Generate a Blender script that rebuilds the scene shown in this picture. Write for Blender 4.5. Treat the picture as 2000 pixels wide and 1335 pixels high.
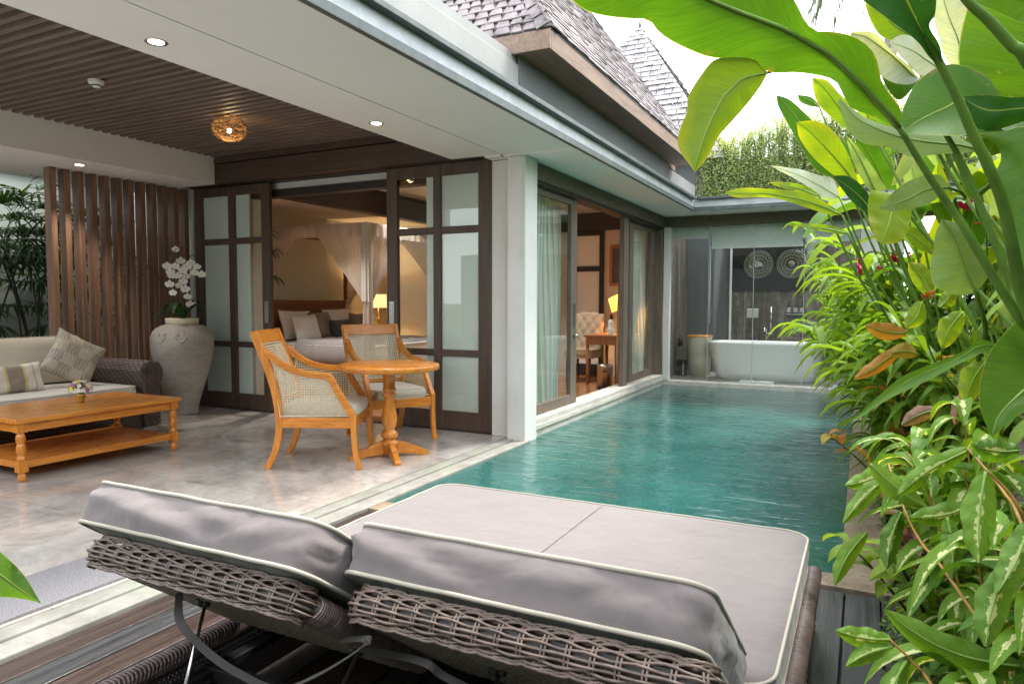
import bpy, bmesh, math, random
from mathutils import Vector, Matrix, noise
random.seed(7)
PI = math.pi
R = math.radians
scn = bpy.context.scene
for o in list(bpy.data.objects): bpy.data.objects.remove(o)

# ------------------------------------------------------------------ camera
CAM_H = 1.22
YAW, PITCH, FPX = R(26.7165), R(3.289), 1362.6
cd = bpy.data.cameras.new('camera'); cam = bpy.data.objects.new('camera', cd); scn.collection.objects.link(cam)
cd.sensor_width = 36; cd.lens = 36 * FPX / 2000; cd.clip_start = .05; cd.clip_end = 2000
cam.location = (0, 0, CAM_H)
_f = Vector((-math.sin(YAW) * math.cos(PITCH), math.cos(YAW) * math.cos(PITCH), -math.sin(PITCH)))
_r = Vector((math.cos(YAW), math.sin(YAW), 0)); _u = _r.cross(_f)
_a = R(.1207); _r, _u = math.cos(_a) * _r + math.sin(_a) * _u, -math.sin(_a) * _r + math.cos(_a) * _u
M3 = Matrix((_r, _u, -_f)).transposed()
cam.rotation_euler = M3.to_euler()
scn.camera = cam

# ------------------------------------------------------------------ world, sun, exposure
SUN_EL, SUN_AZ = R(60), R(30)          # azimuth from +Y towards +X
w = bpy.data.worlds.new('World'); scn.world = w; w.use_nodes = True
nt = w.node_tree; bg = nt.nodes['Background']
sky = nt.nodes.new('ShaderNodeTexSky'); sky.sky_type = 'NISHITA'; sky.sun_disc = False
sky.sun_elevation = SUN_EL; sky.sun_rotation = SUN_AZ; sky.air_density = 1.5; sky.dust_density = 3
cl = nt.nodes.new('ShaderNodeMixRGB'); cl.inputs[0].default_value = .85      # bright overcast veil
cl.inputs[2].default_value = (10.6, 10.9, 11.3, 1)
nt.links.new(sky.outputs[0], cl.inputs[1]); nt.links.new(cl.outputs[0], bg.inputs[0])
bg.inputs[1].default_value = .12
sd = bpy.data.lights.new('sun', 'SUN'); sun = bpy.data.objects.new('sun', sd); scn.collection.objects.link(sun)
sd.energy = 2.6; sd.angle = R(16); sd.color = (1, .96, .88)
sdir = Vector((math.sin(SUN_AZ) * math.cos(SUN_EL), math.cos(SUN_AZ) * math.cos(SUN_EL), math.sin(SUN_EL)))
sun.rotation_euler = sdir.to_track_quat('Z', 'Y').to_euler(); sun.location = (3, 3, 12)
scn.view_settings.view_transform = 'Standard'; scn.view_settings.look = 'None'
scn.view_settings.exposure = 1.68; scn.view_settings.gamma = 1
scn.render.engine = 'CYCLES'
scn.cycles.max_bounces = 10; scn.cycles.transparent_max_bounces = 24
scn.cycles.diffuse_bounces = 5; scn.cycles.glossy_bounces = 4; scn.cycles.transmission_bounces = 6
scn.cycles.sample_clamp_indirect = 6; scn.cycles.caustics_reflective = False; scn.cycles.caustics_refractive = False

# ------------------------------------------------------------------ helpers
def ray(px, py): return _f + _r * ((px - 1000) / FPX) - _u * ((py - 667.5) / FPX)
def at(px, py, d): return Vector((0, 0, CAM_H)) + ray(px, py) * d          # point d metres deep
def onX(px, py, X): v = ray(px, py); return Vector((0, 0, CAM_H)) + v * (X / v.x)
def onY(px, py, Y): v = ray(px, py); return Vector((0, 0, CAM_H)) + v * (Y / v.y)
OFF = {}
def V(*a): return Vector(a)

class MB:
    def __init__(s): s.v = []; s.f = []; s.uv = None; s.tint = None; s.sm = []
    def add(s, vs, fs, smooth=False):
        n = len(s.v); s.v += [Vector(p) for p in vs]; s.f += [tuple(i + n for i in f) for f in fs]
        s.sm += [smooth] * len(fs); return s
    def box(s, x0, x1, y0, y1, z0, z1):
        x0, x1 = sorted((x0, x1)); y0, y1 = sorted((y0, y1)); z0, z1 = sorted((z0, z1))
        return s.add([(x0,y0,z0),(x1,y0,z0),(x1,y1,z0),(x0,y1,z0),(x0,y0,z1),(x1,y0,z1),(x1,y1,z1),(x0,y1,z1)],
                     [(0,3,2,1),(4,5,6,7),(0,1,5,4),(1,2,6,5),(2,3,7,6),(3,0,4,7)])
    def sweep(s, pts, prof, up=(0,0,1), closed=False, scl=None, cap=True, smooth=True):
        """sweep a closed 2D profile [(a,b)] along pts: a along side, b along up"""
        pts = [Vector(p) for p in pts]; n = len(pts); k = len(prof); vs = []
        up = Vector(up)
        for i, p in enumerate(pts):
            if closed: t = pts[(i+1) % n] - pts[i-1]
            else: t = pts[min(i+1, n-1)] - pts[max(i-1, 0)]
            t.normalize(); sd_ = t.cross(up)
            if sd_.length < 1e-4: sd_ = t.cross(Vector((1, .1, 0)))
            sd_.normalize(); u2 = sd_.cross(t)
            sc = scl[i] if scl else 1
            if not hasattr(sc, '__len__'): sc = (sc, sc)
            vs += [p + sd_ * a * sc[0] + u2 * b * sc[1] for a, b in prof]
        fs = []
        for i in range(n if closed else n - 1):
            j = (i + 1) % n
            for q in range(k):
                r_ = (q + 1) % k; fs.append((i*k+q, i*k+r_, j*k+r_, j*k+q))
        if not closed and cap: fs += [tuple(range(k))[::-1], tuple((n-1)*k + q for q in range(k))]
        return s.add(vs, fs, smooth)
    def tube(s, pts, r, n=8, closed=False, up=(0,0,1)):
        prof = [(math.cos(2*PI*q/n), math.sin(2*PI*q/n)) for q in range(n)]
        scl = r if hasattr(r, '__len__') else [r] * len(pts)
        return s.sweep(pts, prof, up, closed, scl)
    def bar(s, pts, w_, t_, up=(0,0,1), scl=None, closed=False):
        return s.sweep(pts, [(-w_/2,-t_/2),(w_/2,-t_/2),(w_/2,t_/2),(-w_/2,t_/2)], up, closed, scl, smooth=False)
    def lathe(s, prof, c=(0,0,0), n=32, smooth=True, sx=1, sy=1):
        c = Vector(c); vs = []; k = len(prof)
        for i in range(n):
            a = 2*PI*i/n
            vs += [c + Vector((math.cos(a)*r*sx, math.sin(a)*r*sy, z)) for r, z in prof]
        fs = []
        for i in range(n):
            j = (i+1) % n
            for q in range(k-1): fs.append((i*k+q, j*k+q, j*k+q+1, i*k+q+1))
        return s.add(vs, fs, smooth)
    def prism(s, poly, d):
        n = len(poly); d = Vector(d); poly = [Vector(p) for p in poly]
        vs = poly + [p + d for p in poly]
        fs = [tuple(range(n))[::-1], tuple(range(n, 2*n))] + [(i, (i+1) % n, n+(i+1) % n, n+i) for i in range(n)]
        return s.add(vs, fs)
    def grid(s, fn, nu, nv, smooth=True, tint=None, us=1, vs_=1):
        """fn(u,v)->point; stores uv"""
        vs = []; uvs = []
        for j in range(nv+1):
            for i in range(nu+1):
                vs.append(Vector(fn(i/nu, j/nv))); uvs.append((us*i/nu, vs_*j/nv))
        base = len(s.v)
        fs = [(j*(nu+1)+i, j*(nu+1)+i+1, (j+1)*(nu+1)+i+1, (j+1)*(nu+1)+i) for j in range(nv) for i in range(nu)]
        if s.uv is None: s.uv = {}
        for q, t_ in enumerate(uvs): s.uv[base+q] = t_
        if tint is not None:
            if s.tint is None: s.tint = {}
            for q in range(len(vs)): s.tint[base+q] = tint
        return s.add(vs, fs, smooth)
    def xf(s, m, start=0):
        for i in range(start, len(s.v)): s.v[i] = m @ s.v[i]
        return s
    def build(s, name, mat, parent=None, bevel=0, label=None, solid=0):
        me = bpy.data.meshes.new(name); off = OFF.get(parent.name, Vector()) if parent else Vector()
        me.from_pydata([tuple(p - off) for p in s.v], [], s.f); me.materials.append(mat)
        me.polygons.foreach_set('use_smooth', s.sm)
        if s.uv:
            ul = me.uv_layers.new(name='UVMap')
            for l in me.loops: ul.data[l.index].uv = s.uv.get(l.vertex_index, (0, 0))
        if s.tint:
            ca = me.attributes.new('tint', 'FLOAT', 'POINT')
            for i in range(len(s.v)): ca.data[i].value = s.tint.get(i, .5)
        o = bpy.data.objects.new(name, me); scn.collection.objects.link(o)
        if parent: o.parent = parent; OFF[o.name] = off
        if solid:
            m = o.modifiers.new('s', 'SOLIDIFY'); m.thickness = solid; m.offset = 0
        if bevel:
            m = o.modifiers.new('b', 'BEVEL'); m.width = bevel; m.segments = 2; m.limit_method = 'ANGLE'; m.angle_limit = R(40)
        if label: o['label'] = label
        return o

def boxo(name, mat, parent, *b, bevel=0, label=None):
    m = MB()
    if hasattr(b[0], '__len__'):
        for q in b: m.box(*q)
    else: m.box(*b)
    return m.build(name, mat, parent, bevel, label)
def tag(o, label=None, cat=None, group=None, kind=None):
    if label: o['label'] = label
    if cat: o['category'] = cat
    if group: o['group'] = group
    if kind: o['kind'] = kind
    return o
def thing(name, label, cat, loc=(0,0,0), group=None, rz=0, local=False):
    o = bpy.data.objects.new(name, None); scn.collection.objects.link(o); o.empty_display_size = .1
    o.location = loc; o.rotation_euler = (0, 0, rz)
    OFF[o.name] = Vector() if local else Vector(loc)
    return tag(o, label, cat, group)
def struct(name, mb, mat, bevel=0): return tag(mb.build(name, mat, None, bevel), kind='structure')
def copy_tree(o, loc=None, rz=None, label=None, parent=None):
    c = o.copy(); scn.collection.objects.link(c)
    if parent: c.parent = parent
    if loc is not None: c.location = loc
    if rz is not None: c.rotation_euler = (0, 0, rz)
    if label: c['label'] = label
    for ch in list(o.children): copy_tree(ch, parent=c)
    return c
def crom(P, n):
    """catmull-rom through points (tuples/Vectors), n samples per span"""
    P = [Vector(p) for p in P]; out = []
    for i in range(len(P)-1):
        p0 = P[i-1] if i else P[0]*2 - P[1]; p1, p2 = P[i], P[i+1]
        p3 = P[i+2] if i+2 < len(P) else P[-1]*2 - P[-2]
        for k in range(n):
            t = k/n
            out.append(.5*((2*p1) + (p2-p0)*t + (2*p0-5*p1+4*p2-p3)*t*t + (3*p1-p0-3*p2+p3)*t**3))
    out.append(P[-1].copy()); return out
def interp(L, t):
    x = t*(len(L)-1); i = min(int(x), len(L)-2); return L[i].lerp(L[i+1], x-i)

# ------------------------------------------------------------------ materials
class N:
    def __init__(s, name):
        s.m = bpy.data.materials.new(name); s.m.use_nodes = True; s.t = s.m.node_tree
        s.b = s.t.nodes['Principled BSDF']; s.out = s.t.nodes['Material Output']
    def n(s, typ, ins=None, **kw):
        x = s.t.nodes.new('ShaderNode' + typ)
        for k, v in kw.items(): setattr(x, k, v)
        for k, v in (ins or {}).items(): s.set(x, k, v)
        return x
    def set(s, x, k, v):
        if isinstance(v, bpy.types.NodeSocket): s.t.links.new(v, x.inputs[k])
        elif isinstance(v, bpy.types.Node): s.t.links.new(v.outputs[0], x.inputs[k])
        else: x.inputs[k].default_value = v
    def co(s, scale=(1,1,1), kind='Object', rot=(0,0,0)):
        tc = s.n('TexCoord'); mp = s.n('Mapping', {0: tc.outputs[kind], 'Scale': scale, 'Rotation': rot}); return mp.outputs[0]
    def noise(s, vec, sc, det=4, rough=.55, dist=0): return s.n('TexNoise', {'Vector': vec, 'Scale': sc, 'Detail': det, 'Roughness': rough, 'Distortion': dist}).outputs[0]
    def ramp(s, fac, *st):
        r_ = s.n('ValToRGB', {0: fac}); e = r_.color_ramp.elements
        while len(e) < len(st): e.new(.5)
        for q, (p, c) in zip(e, st): q.position = p; q.color = (*c, 1) if len(c) == 3 else c
        return r_.outputs[0]
    def math(s, op, a, b=None, c=None):
        x = s.n('Math', operation=op); s.set(x, 0, a)
        if b is not None: s.set(x, 1, b)
        if c is not None: s.set(x, 2, c)
        return x.outputs[0]
    def mix(s, f, a, b, bt='MIX'):
        x = s.n('MixRGB', blend_type=bt); s.set(x, 0, f)
        for k, v in ((1, a), (2, b)): s.set(x, k, (*v, 1) if isinstance(v, tuple) and len(v) == 3 else v)
        return x.outputs[0]
    def bump(s, h, st=.3, d=.01, nrm=None):
        x = s.n('Bump', {'Height': h, 'Strength': st, 'Distance': d})
        if nrm is not None: s.set(x, 'Normal', nrm)
        return x.outputs[0]
    def base(s, col=None, rough=None, nrm=None, metal=None, spec=None):
        if col is not None: s.set(s.b, 'Base Color', (*col, 1) if isinstance(col, tuple) and len(col) == 3 else col)
        if rough is not None: s.set(s.b, 'Roughness', rough)
        if nrm is not None: s.set(s.b, 'Normal', nrm)
        if metal is not None: s.set(s.b, 'Metallic', metal)
        if spec is not None: s.set(s.b, 'Specular IOR Level', spec)
        return s.m
def streaked(name, c, rough, dirt, amt=.5):
    n = N(name); v = n.co(); s_ = n.noise(n.co((7,7,.45)), 1.5, 6, .7, .3); b_ = n.noise(v, 1.1, 6, .65)
    k = n.math('MULTIPLY', n.ramp(s_, (.50,(0,)*3), (.68,(1,)*3)), n.ramp(b_, (.40,(0,)*3), (.65,(1,)*3)))
    col = n.mix(n.math('MULTIPLY', k, amt), n.ramp(n.noise(v, 2.5, 5), (.3, mul(c,.95)), (.7, mul(c,1.03))), dirt)
    return n.base(col, rough, n.bump(n.noise(v, 70, 5), .2, .003))
def mul(c, k): return tuple(min(1, x*k) for x in c)
def simple(name, c, rough=.6, var=.12, sc=6, bump=.15, bsc=60, metal=0, dirt=None, bd=.003):
    n = N(name); v = n.co(); f = n.noise(v, sc, 6, .6)
    col = n.ramp(f, (.3, mul(c, 1-var)), (.7, mul(c, 1+var)))
    if dirt:
        d = n.ramp(n.noise(v, sc*.35, 8, .7), (.5, (0,0,0)), (.72, (1,1,1)))
        col = n.mix(n.math('MULTIPLY', d, .6), col, dirt)
    return n.base(col, rough, n.bump(n.noise(v, bsc, 5), bump, bd) if bump else None, metal)
def wood(name, c1, c2, axis=0, rough=.4, sc=1., streak=1.0, coat=0, bump=.15):
    n = N(name); s_ = [14*sc]*3; s_[axis] = .9*sc
    v = n.co(tuple(s_)); f = n.noise(v, 1.6, 8, .65, .8)
    v2 = n.co(tuple(q*5 for q in s_)); g = n.noise(v2, 1.5, 4, .6)
    col = n.ramp(n.math('ADD', n.math('MULTIPLY', f, .75), n.math('MULTIPLY', g, .25*streak)), (.32, c1), (.66, c2))
    m = n.base(col, n.ramp(g, (.2, (rough*.8,)*3), (.8, (min(1, rough*1.25),)*3)), n.bump(g, bump, .004))
    if coat: n.b.inputs['Coat Weight'].default_value = coat; n.b.inputs['Coat Roughness'].default_value = .12
    return m
M = {}
def setup_materials():
    M['wall_white'] = streaked('white_plaster', (.74,.74,.725), .75, (.40,.39,.33), .6)
    M['soffit'] = simple('white_soffit_paint', (.86,.855,.85), .7, .03, .8, .05, 40)
    M['wall_grey'] = simple('dark_grey_render', (.13,.14,.145), .8, .15, 1.2, .2, 60, dirt=(.09,.10,.09))  # on upper_wall this dark tone carries the shade under the eave
    M['parapet'] = simple('light_grey_render', (.30,.305,.30), .8, .08, 2, .2, 50, dirt=(.24,.25,.235))
    M['parapet_grey'] = simple('mid_grey_render', (.17,.175,.18), .8, .08, 2, .2, 50, dirt=(.12,.12,.11))
    M['garden_wall'] = simple('grey_green_render', (.31,.335,.31), .85, .1, .8, .2, 50, dirt=(.2,.23,.19))
    M['bedroom_wall'] = simple('warm_ochre_wall', (.52,.51,.41), .8, .04, 1, .05, 60)
    M['bedroom_cream'] = simple('cream_wall', (.70,.65,.59), .8, .04, 1, .05, 60)
    M['gutter_light'] = simple('weathered_zinc', (.46,.50,.52), .45, .2, 5, .1, 40, metal=.25, dirt=(.3,.33,.33))
    M['gutter_dark'] = simple('dark_steel', (.07,.085,.085), .45, .3, 8, .15, 50, dirt=(.16,.18,.16))
    M['steel'] = simple('brushed_steel', (.55,.55,.54), .28, .06, 30, .05, 200, metal=1)
    M['chrome'] = simple('chrome', (.7,.7,.7), .1, .02, 3, 0, 1, metal=1)
    M['black_metal'] = simple('black_metal', (.03,.03,.032), .4, .2, 10, .1, 80, metal=.4)
    M['brass'] = simple('brass', (.55,.38,.12), .3, .15, 20, .1, 80, metal=1)
    M['dark_wood'] = wood('dark_brown_wood', (.05,.031,.024), (.125,.080,.060), 2, .45)
    M['dark_wood_x'] = wood('dark_brown_beam', (.042,.026,.020), (.10,.062,.046), 0, .5)
    M['black_wood'] = wood('black_brown_wood', (.014,.011,.011), (.032,.024,.022), 1, .5)
    M['weathered_z'] = wood('weathered_brown_wood', (.10,.075,.055), (.22,.175,.14), 2, .7)
    M['weathered_y'] = wood('weathered_brown_beam', (.085,.07,.052), (.17,.14,.105), 1, .7)
    M['fin_wood'] = wood('brown_fin_wood', (.12,.06,.035), (.27,.15,.09), 2, .5)
    M['slat_wood'] = wood('ceiling_slat_wood', (.11,.085,.072), (.23,.185,.16), 0, .55)
    M['eave_wood'] = wood('eave_board_wood', (.13,.085,.062), (.27,.185,.135), 1, .65)
    for k, ax in (('x',0),('y',1),('z',2)):
        M['teak_'+k] = wood('orange_teak_'+k, (.44,.125,.012), (.78,.31,.045), ax, .28, 1.3, coat=.25, bump=.08)
    M['teak_floor'] = wood('parquet_floor', (.33,.12,.03), (.60,.27,.09), 0, .25, .8, coat=.3)
    M['headboard'] = wood('headboard_wood', (.12,.04,.015), (.25,.10,.04), 1, .4)
    M['desk_wood'] = wood('desk_wood', (.28,.10,.035), (.5,.22,.09), 2, .4)
    # polished marble terrace
    n = N('polished_marble'); v = n.co((1,1,1), rot=(0,0,R(25)))
    f = n.noise(v, 1.3, 10, .68, 1.6); g = n.noise(v, 7, 8, .7, 1.2)
    col = n.ramp(f, (.30,(.22,.205,.195)), (.45,(.41,.385,.365)), (.56,(.60,.57,.54)), (.75,(.74,.71,.68)))
    warm = n.ramp(n.noise(v, .8, 5, .6, .6), (.45,(0,0,0)), (.7,(1,1,1)))
    col = n.mix(n.math('MULTIPLY', warm, .6), col, (.60,.47,.37))
    col = n.mix(.35, col, n.ramp(g, (.3,(.24,.225,.21)), (.7,(.62,.59,.56))))
    tv = n.co((1,1,1)); br = n.n('TexBrick', {'Vector': tv, 'Color1': (1,1,1,1), 'Color2': (.86,.86,.87,1), 'Mortar': (.62,.6,.58,1), 'Scale': 1., 'Mortar Size': .0025, 'Brick Width': .8, 'Row Height': .8, 'Mortar Smooth': 0.}, offset=0.0)
    col = n.mix(1., col, br.outputs[0], 'MULTIPLY')
    M['marble'] = n.base(col, n.ramp(g, (.2,(.05,)*3), (.8,(.15,)*3)), n.bump(g, .04, .002))
    # kerb stone
    n = N('pale_kerb_stone'); v = n.co(); f = n.noise(v, 6, 8, .7); al = n.noise(v, 2.2, 6, .7)
    col = n.ramp(f, (.3,(.17,.165,.15)), (.7,(.34,.33,.305)))
    col = n.mix(n.math('MULTIPLY', n.ramp(al, (.5,(0,)*3), (.68,(1,)*3)), .55), col, (.24,.30,.18))
    M['kerb'] = n.base(col, .55, n.bump(f, .25, .004))
    # sill limestone
    n = N('pale_sill_stone'); v = n.co((1,.5,3)); f = n.noise(v, 9, 9, .75, .5); d = n.noise(v, 3, 6, .7)
    col = n.ramp(f, (.28,(.28,.25,.21)), (.45,(.56,.53,.48)), (.7,(.74,.72,.67)))
    col = n.mix(n.math('MULTIPLY', n.ramp(d, (.5,(0,)*3), (.7,(1,)*3)), .5), col, (.36,.33,.27))
    M['sill'] = n.base(col, .6, n.bump(f, .5, .006))
    # tan coping stone
    n = N('wet_tan_coping'); v = n.co(); f = n.noise(v, 5, 9, .75, .4); d = n.noise(v, 22, 6, .7)
    col = n.ramp(f, (.25,(.11,.08,.05)), (.5,(.25,.19,.135)), (.75,(.36,.30,.24)))
    M['coping'] = n.base(col, n.ramp(d, (.3,(.18,)*3), (.7,(.5,)*3)), n.bump(d, .35, .004))
    # deck: boards share mesh; colour changes by board attribute
    n = N('wet_deck_boards'); tc = n.n('Attribute', attribute_name='tint'); v = n.co((34,1.3,34))
    f = n.noise(v, 1, 9, .72, 1.0); f2 = n.noise(n.co((160,6,160)), 1, 5, .7)
    red = n.ramp(f, (.25,(.010,.006,.005)), (.6,(.052,.028,.021)), (.8,(.12,.075,.06)))
    gry = n.ramp(f, (.25,(.013,.014,.016)), (.6,(.045,.049,.053)), (.8,(.11,.118,.122)))
    col = n.mix(tc.outputs['Fac'], red, gry)
    col = n.mix(.4, col, n.ramp(f2, (.35,(.25,)*3), (.7,(1.3,)*3)), 'MULTIPLY')
    M['deck'] = n.base(col, n.ramp(f, (.3,(.25,)*3), (.7,(.55,)*3)), n.bump(f2, .5, .004))
    M['doormat'] = simple('grey_coir_mat', (.30,.29,.31), .95, .5, 160, 1., 260, bd=.01)
    M['soil'] = simple('dark_soil', (.05,.038,.026), .95, .4, 12, .8, 40, bd=.03)
    M['lawn'] = simple('distant_lawn', (.05,.085,.03), .95, .3, 3, .8, 30, bd=.03)
    M['pool_tile'] = simple('green_pool_tile', (.05,.17,.14), .5, .35, 9, .3, 30, dirt=(.02,.07,.05))
    # water
    n = N('pool_water'); v = n.co()
    w1 = n.noise(n.co((1,2.0,1), rot=(0,0,R(12))), 3.6, 2, .5, .8); w2 = n.noise(n.co((1,1.6,1)), 15, 2, .5, 1.0); w3 = n.noise(v, 50, 2, .5)
    h = n.math('ADD', n.math('MULTIPLY', w1, 1.), n.math('ADD', n.math('MULTIPLY', w2, .20), n.math('MULTIPLY', w3, .04)))
    bm = n.bump(h, .30, .05)
    big = n.noise(v, 1.2, 4, .6)
    col = n.ramp(big, (.3,(.020,.108,.100)), (.7,(.050,.190,.172)))
    dif = n.n('BsdfDiffuse', {'Color': col}); tr = n.n('BsdfTransparent', {'Color': (.22,.62,.55,1)})
    gl = n.n('BsdfGlossy', {'Color': (1,1,1,1), 'Roughness': .03, 'Normal': bm})
    fr = n.n('Fresnel', {'IOR': 1.36, 'Normal': bm})
    a = n.n('MixShader', {0: .42, 1: dif, 2: tr}); b_ = n.n('MixShader', {0: fr.outputs[0], 1: a, 2: gl})
    n.t.links.new(b_.outputs[0], n.out.inputs[0]); M['water'] = n.m
    # glass
    def glass(name, tint, boost, rough=0.0):
        n = N(name); bf = n.n('NewGeometry').outputs['Backfacing']; fr = n.n('Fresnel', {'IOR': n.math('SUBTRACT', 1.5, n.math('MULTIPLY', bf, .83333))}); fac = n.math('MINIMUM', n.math('MULTIPLY', fr.outputs[0], boost), 1.)
        nb = n.bump(n.noise(n.co(), 1.2, 2), .02, .02)
        gl = n.n('BsdfGlossy', {'Color': (.95,1,.98,1), 'Roughness': rough, 'Normal': nb}); tr = n.n('BsdfTransparent', {'Color': (*tint, 1)})
        mx = n.n('MixShader', {0: fac, 1: tr, 2: gl}); n.t.links.new(mx.outputs[0], n.out.inputs[0]); return n.m
    M['glass'] = glass('clear_door_glass', (.955,.985,.97), .85)
    M['glass_bath'] = glass('bathroom_glass', (.97,.99,.98), .62)
    n = N('frosted_film'); n.base((.80,.82,.81), .35, n.bump(n.noise(n.co(), 150, 3), .1, .002)); M['frosted'] = n.m
    # fabrics
    def fabric(name, c, var=.08, ws=900, bump=.25, fold=0):
        n = N(name); v = n.co(); f = n.noise(v, 5, 5, .6)
        wv = n.noise(v, ws, 2, .5)
        col = n.mix(.25, n.ramp(f, (.3, mul(c, 1-var)), (.7, mul(c, 1+var))), n.ramp(wv, (.3, mul(c,.8)), (.7, mul(c,1.15))))
        nb = n.bump(wv, bump, .001)
        if fold: nb = n.bump(n.noise(n.co((1,1,.5)), fold, 3, .5, .3), .6, .03, nb)
        m = n.base(col, .9, nb); n.b.inputs['Sheen Weight'].default_value = .25; return m
    M['taupe'] = fabric('taupe_canvas', (.150,.128,.127), .06, 700, .25, 6)
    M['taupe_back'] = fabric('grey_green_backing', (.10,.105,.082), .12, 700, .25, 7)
    M['piping'] = fabric('cream_piping', (.36,.33,.27), .05, 500, .2)
    M['cream_fabric'] = fabric('cream_cushion', (.56,.50,.41), .05, 600, .2, 5)
    M['seat_fabric'] = fabric('seat_cushion', (.55,.51,.44), .05, 600, .2, 6)
    M['white_linen'] = fabric('white_linen', (.70,.69,.68), .03, 600, .1, 5)
    M['grey_linen'] = fabric('grey_blanket', (.30,.29,.30), .05, 600, .1, 5)
    M['char_linen'] = fabric('charcoal_pillow_cloth', (.05,.055,.06), .1, 500, .2, 6)
    M['brown_brocade'] = fabric('brown_brocade', (.22,.18,.14), .35, 60, .3, 6)
    M['beige_tuft'] = fabric('beige_upholstery', (.45,.38,.28), .06, 600, .2)
    M['strap'] = simple('grey_webbing', (.032,.030,.026), .85, .2, 9, .3, 300)
    n = N('sheer_net'); v = n.co(); f = n.noise(v, 3, 4, .5)
    d = n.n('BsdfDiffuse', {'Color': (.74,.68,.62,1)}); t = n.n('BsdfTranslucent', {'Color': (.74,.68,.62,1)}); tr = n.n('BsdfTransparent')
    a = n.n('MixShader', {0: .5, 1: d, 2: t}); lw = n.n('LayerWeight', {'Blend': .35})
    fac = n.math('SUBTRACT', .18, n.math('MULTIPLY', lw.outputs['Facing'], .18))
    b_ = n.n('MixShader', {0: fac, 1: a, 2: tr}); n.t.links.new(b_.outputs[0], n.out.inputs[0]); M['net'] = n.m
    n = N('white_sheer_curtain'); d = n.n('BsdfDiffuse', {'Color': (.86,.88,.84,1)}); t = n.n('BsdfTranslucent', {'Color': (.86,.88,.84,1)})
    a = n.n('MixShader', {0: .4, 1: d, 2: t}); n.t.links.new(a.outputs[0], n.out.inputs[0]); M['curtain'] = n.m
    # wicker
    def wick(name, c1, c2, holes=False, sc=(1,1,1), scale=55):
        n = N(name); v = n.co(sc)
        wx = n.n('TexWave', {'Vector': v, 'Scale': scale*.33, 'Distortion': 1.2, 'Detail': 1}, wave_type='BANDS', bands_direction='DIAGONAL').outputs[0]
        wz = n.n('TexWave', {'Vector': v, 'Scale': scale*.9, 'Distortion': .6}, wave_type='BANDS', bands_direction='Z').outputs[0]
        h = n.math('MULTIPLY', wz, n.math('ADD', .45, n.math('MULTIPLY', wx, .55)))
        f = n.noise(v, 25, 4)
        col = n.mix(n.math('MULTIPLY', f, .5), n.ramp(h, (.05, mul(c1,.25)), (.35, c1), (.9, c2)), c1)
        n.base(col, .5, n.bump(h, .9, .006)); return n.m
    M['wick_tex'] = wick('brown_rattan_weave', (.085,.065,.062), (.26,.215,.205))
    M['wick_sofa'] = wick('sofa_rattan_weave', (.075,.052,.045), (.25,.19,.17), scale=26)
    M['wick_under'] = wick('underside_weave', (.14,.125,.09), (.30,.275,.21), scale=60)
    M['strand'] = simple('round_rattan_strand', (.120,.086,.070), .42, .5, 34, .1, 300)
    M['strand_pale'] = simple('pale_rattan_strand', (.14,.12,.085), .45, .4, 34, .1, 300)
    M['strand_pink'] = simple('mauve_brown_strand', (.13,.092,.088), .4, .4, 34, .1, 300)
    n = N('open_weave'); v = n.co()
    sx = n.n('SeparateXYZ', {0: v}); 
    yy = n.math('FRACT', n.math('ADD', n.math('MULTIPLY', sx.outputs[1], 72), n.math('MULTIPLY', n.math('FLOOR', n.math('MULTIPLY', sx.outputs[2], 62)), .5)))
    zz = n.math('FRACT', n.math('MULTIPLY', sx.outputs[2], 62))
    hole = n.math('MULTIPLY', n.math('COMPARE', yy, .5, .27), n.math('COMPARE', zz, .5, .26))
    tr = n.n('BsdfTransparent'); n.base((.10,.082,.08), .5)
    mx = n.n('MixShader', {0: hole, 1: n.b.outputs[0], 2: tr}); n.t.links.new(mx.outputs[0], n.out.inputs[0]); M['open_weave'] = n.m
    # cane with uv holes
    n = N('cane_webbing'); tc = n.n('TexCoord'); sx = n.n('SeparateXYZ', {0: tc.outputs['UV']})
    a1 = n.math('FRACT', n.math('MULTIPLY', sx.outputs[0], 1.)); a2 = n.math('FRACT', n.math('MULTIPLY', sx.outputs[1], 1.))
    dx = n.math('ABSOLUTE', n.math('SUBTRACT', a1, .5)); dy = n.math('ABSOLUTE', n.math('SUBTRACT', a2, .5))
    inn = n.math('MULTIPLY', n.math('LESS_THAN', n.math('MAXIMUM', dx, dy), .30), n.math('LESS_THAN', n.math('ADD', dx, dy), .44))
    tr = n.n('BsdfTransparent'); n.base(n.ramp(n.noise(n.co(), 90, 3), (.3,(.50,.42,.29)), (.7,(.72,.64,.48))), .5)
    mx = n.n('MixShader', {0: inn, 1: n.b.outputs[0], 2: tr}); n.t.links.new(mx.outputs[0], n.out.inputs[0]); M['cane'] = n.m
    M['cane_edge'] = simple('cane_edging', (.72,.66,.52), .5, .1, 30, .1, 200)
    # shingles: mesh tiles
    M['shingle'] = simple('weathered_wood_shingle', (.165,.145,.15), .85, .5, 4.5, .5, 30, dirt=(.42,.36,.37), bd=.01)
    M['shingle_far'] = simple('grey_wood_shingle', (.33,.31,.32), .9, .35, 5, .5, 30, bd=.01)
    # pot
    n = N('weathered_clay'); v = n.co((1,1,2.2)); f = n.noise(v, 3, 8, .65, .6); g = n.noise(v, 26, 6, .6)
    col = n.ramp(f, (.3,(.27,.24,.205)), (.7,(.46,.42,.37)))
    M['clay'] = n.base(n.mix(.3, col, n.ramp(g, (.3,(.14,.12,.10)), (.7,(.46,.43,.38)))), .85, n.bump(g, .35, .006))
    M['ceramic'] = simple('white_ceramic', (.80,.80,.79), .12, .01, 2, 0, 1)
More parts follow.
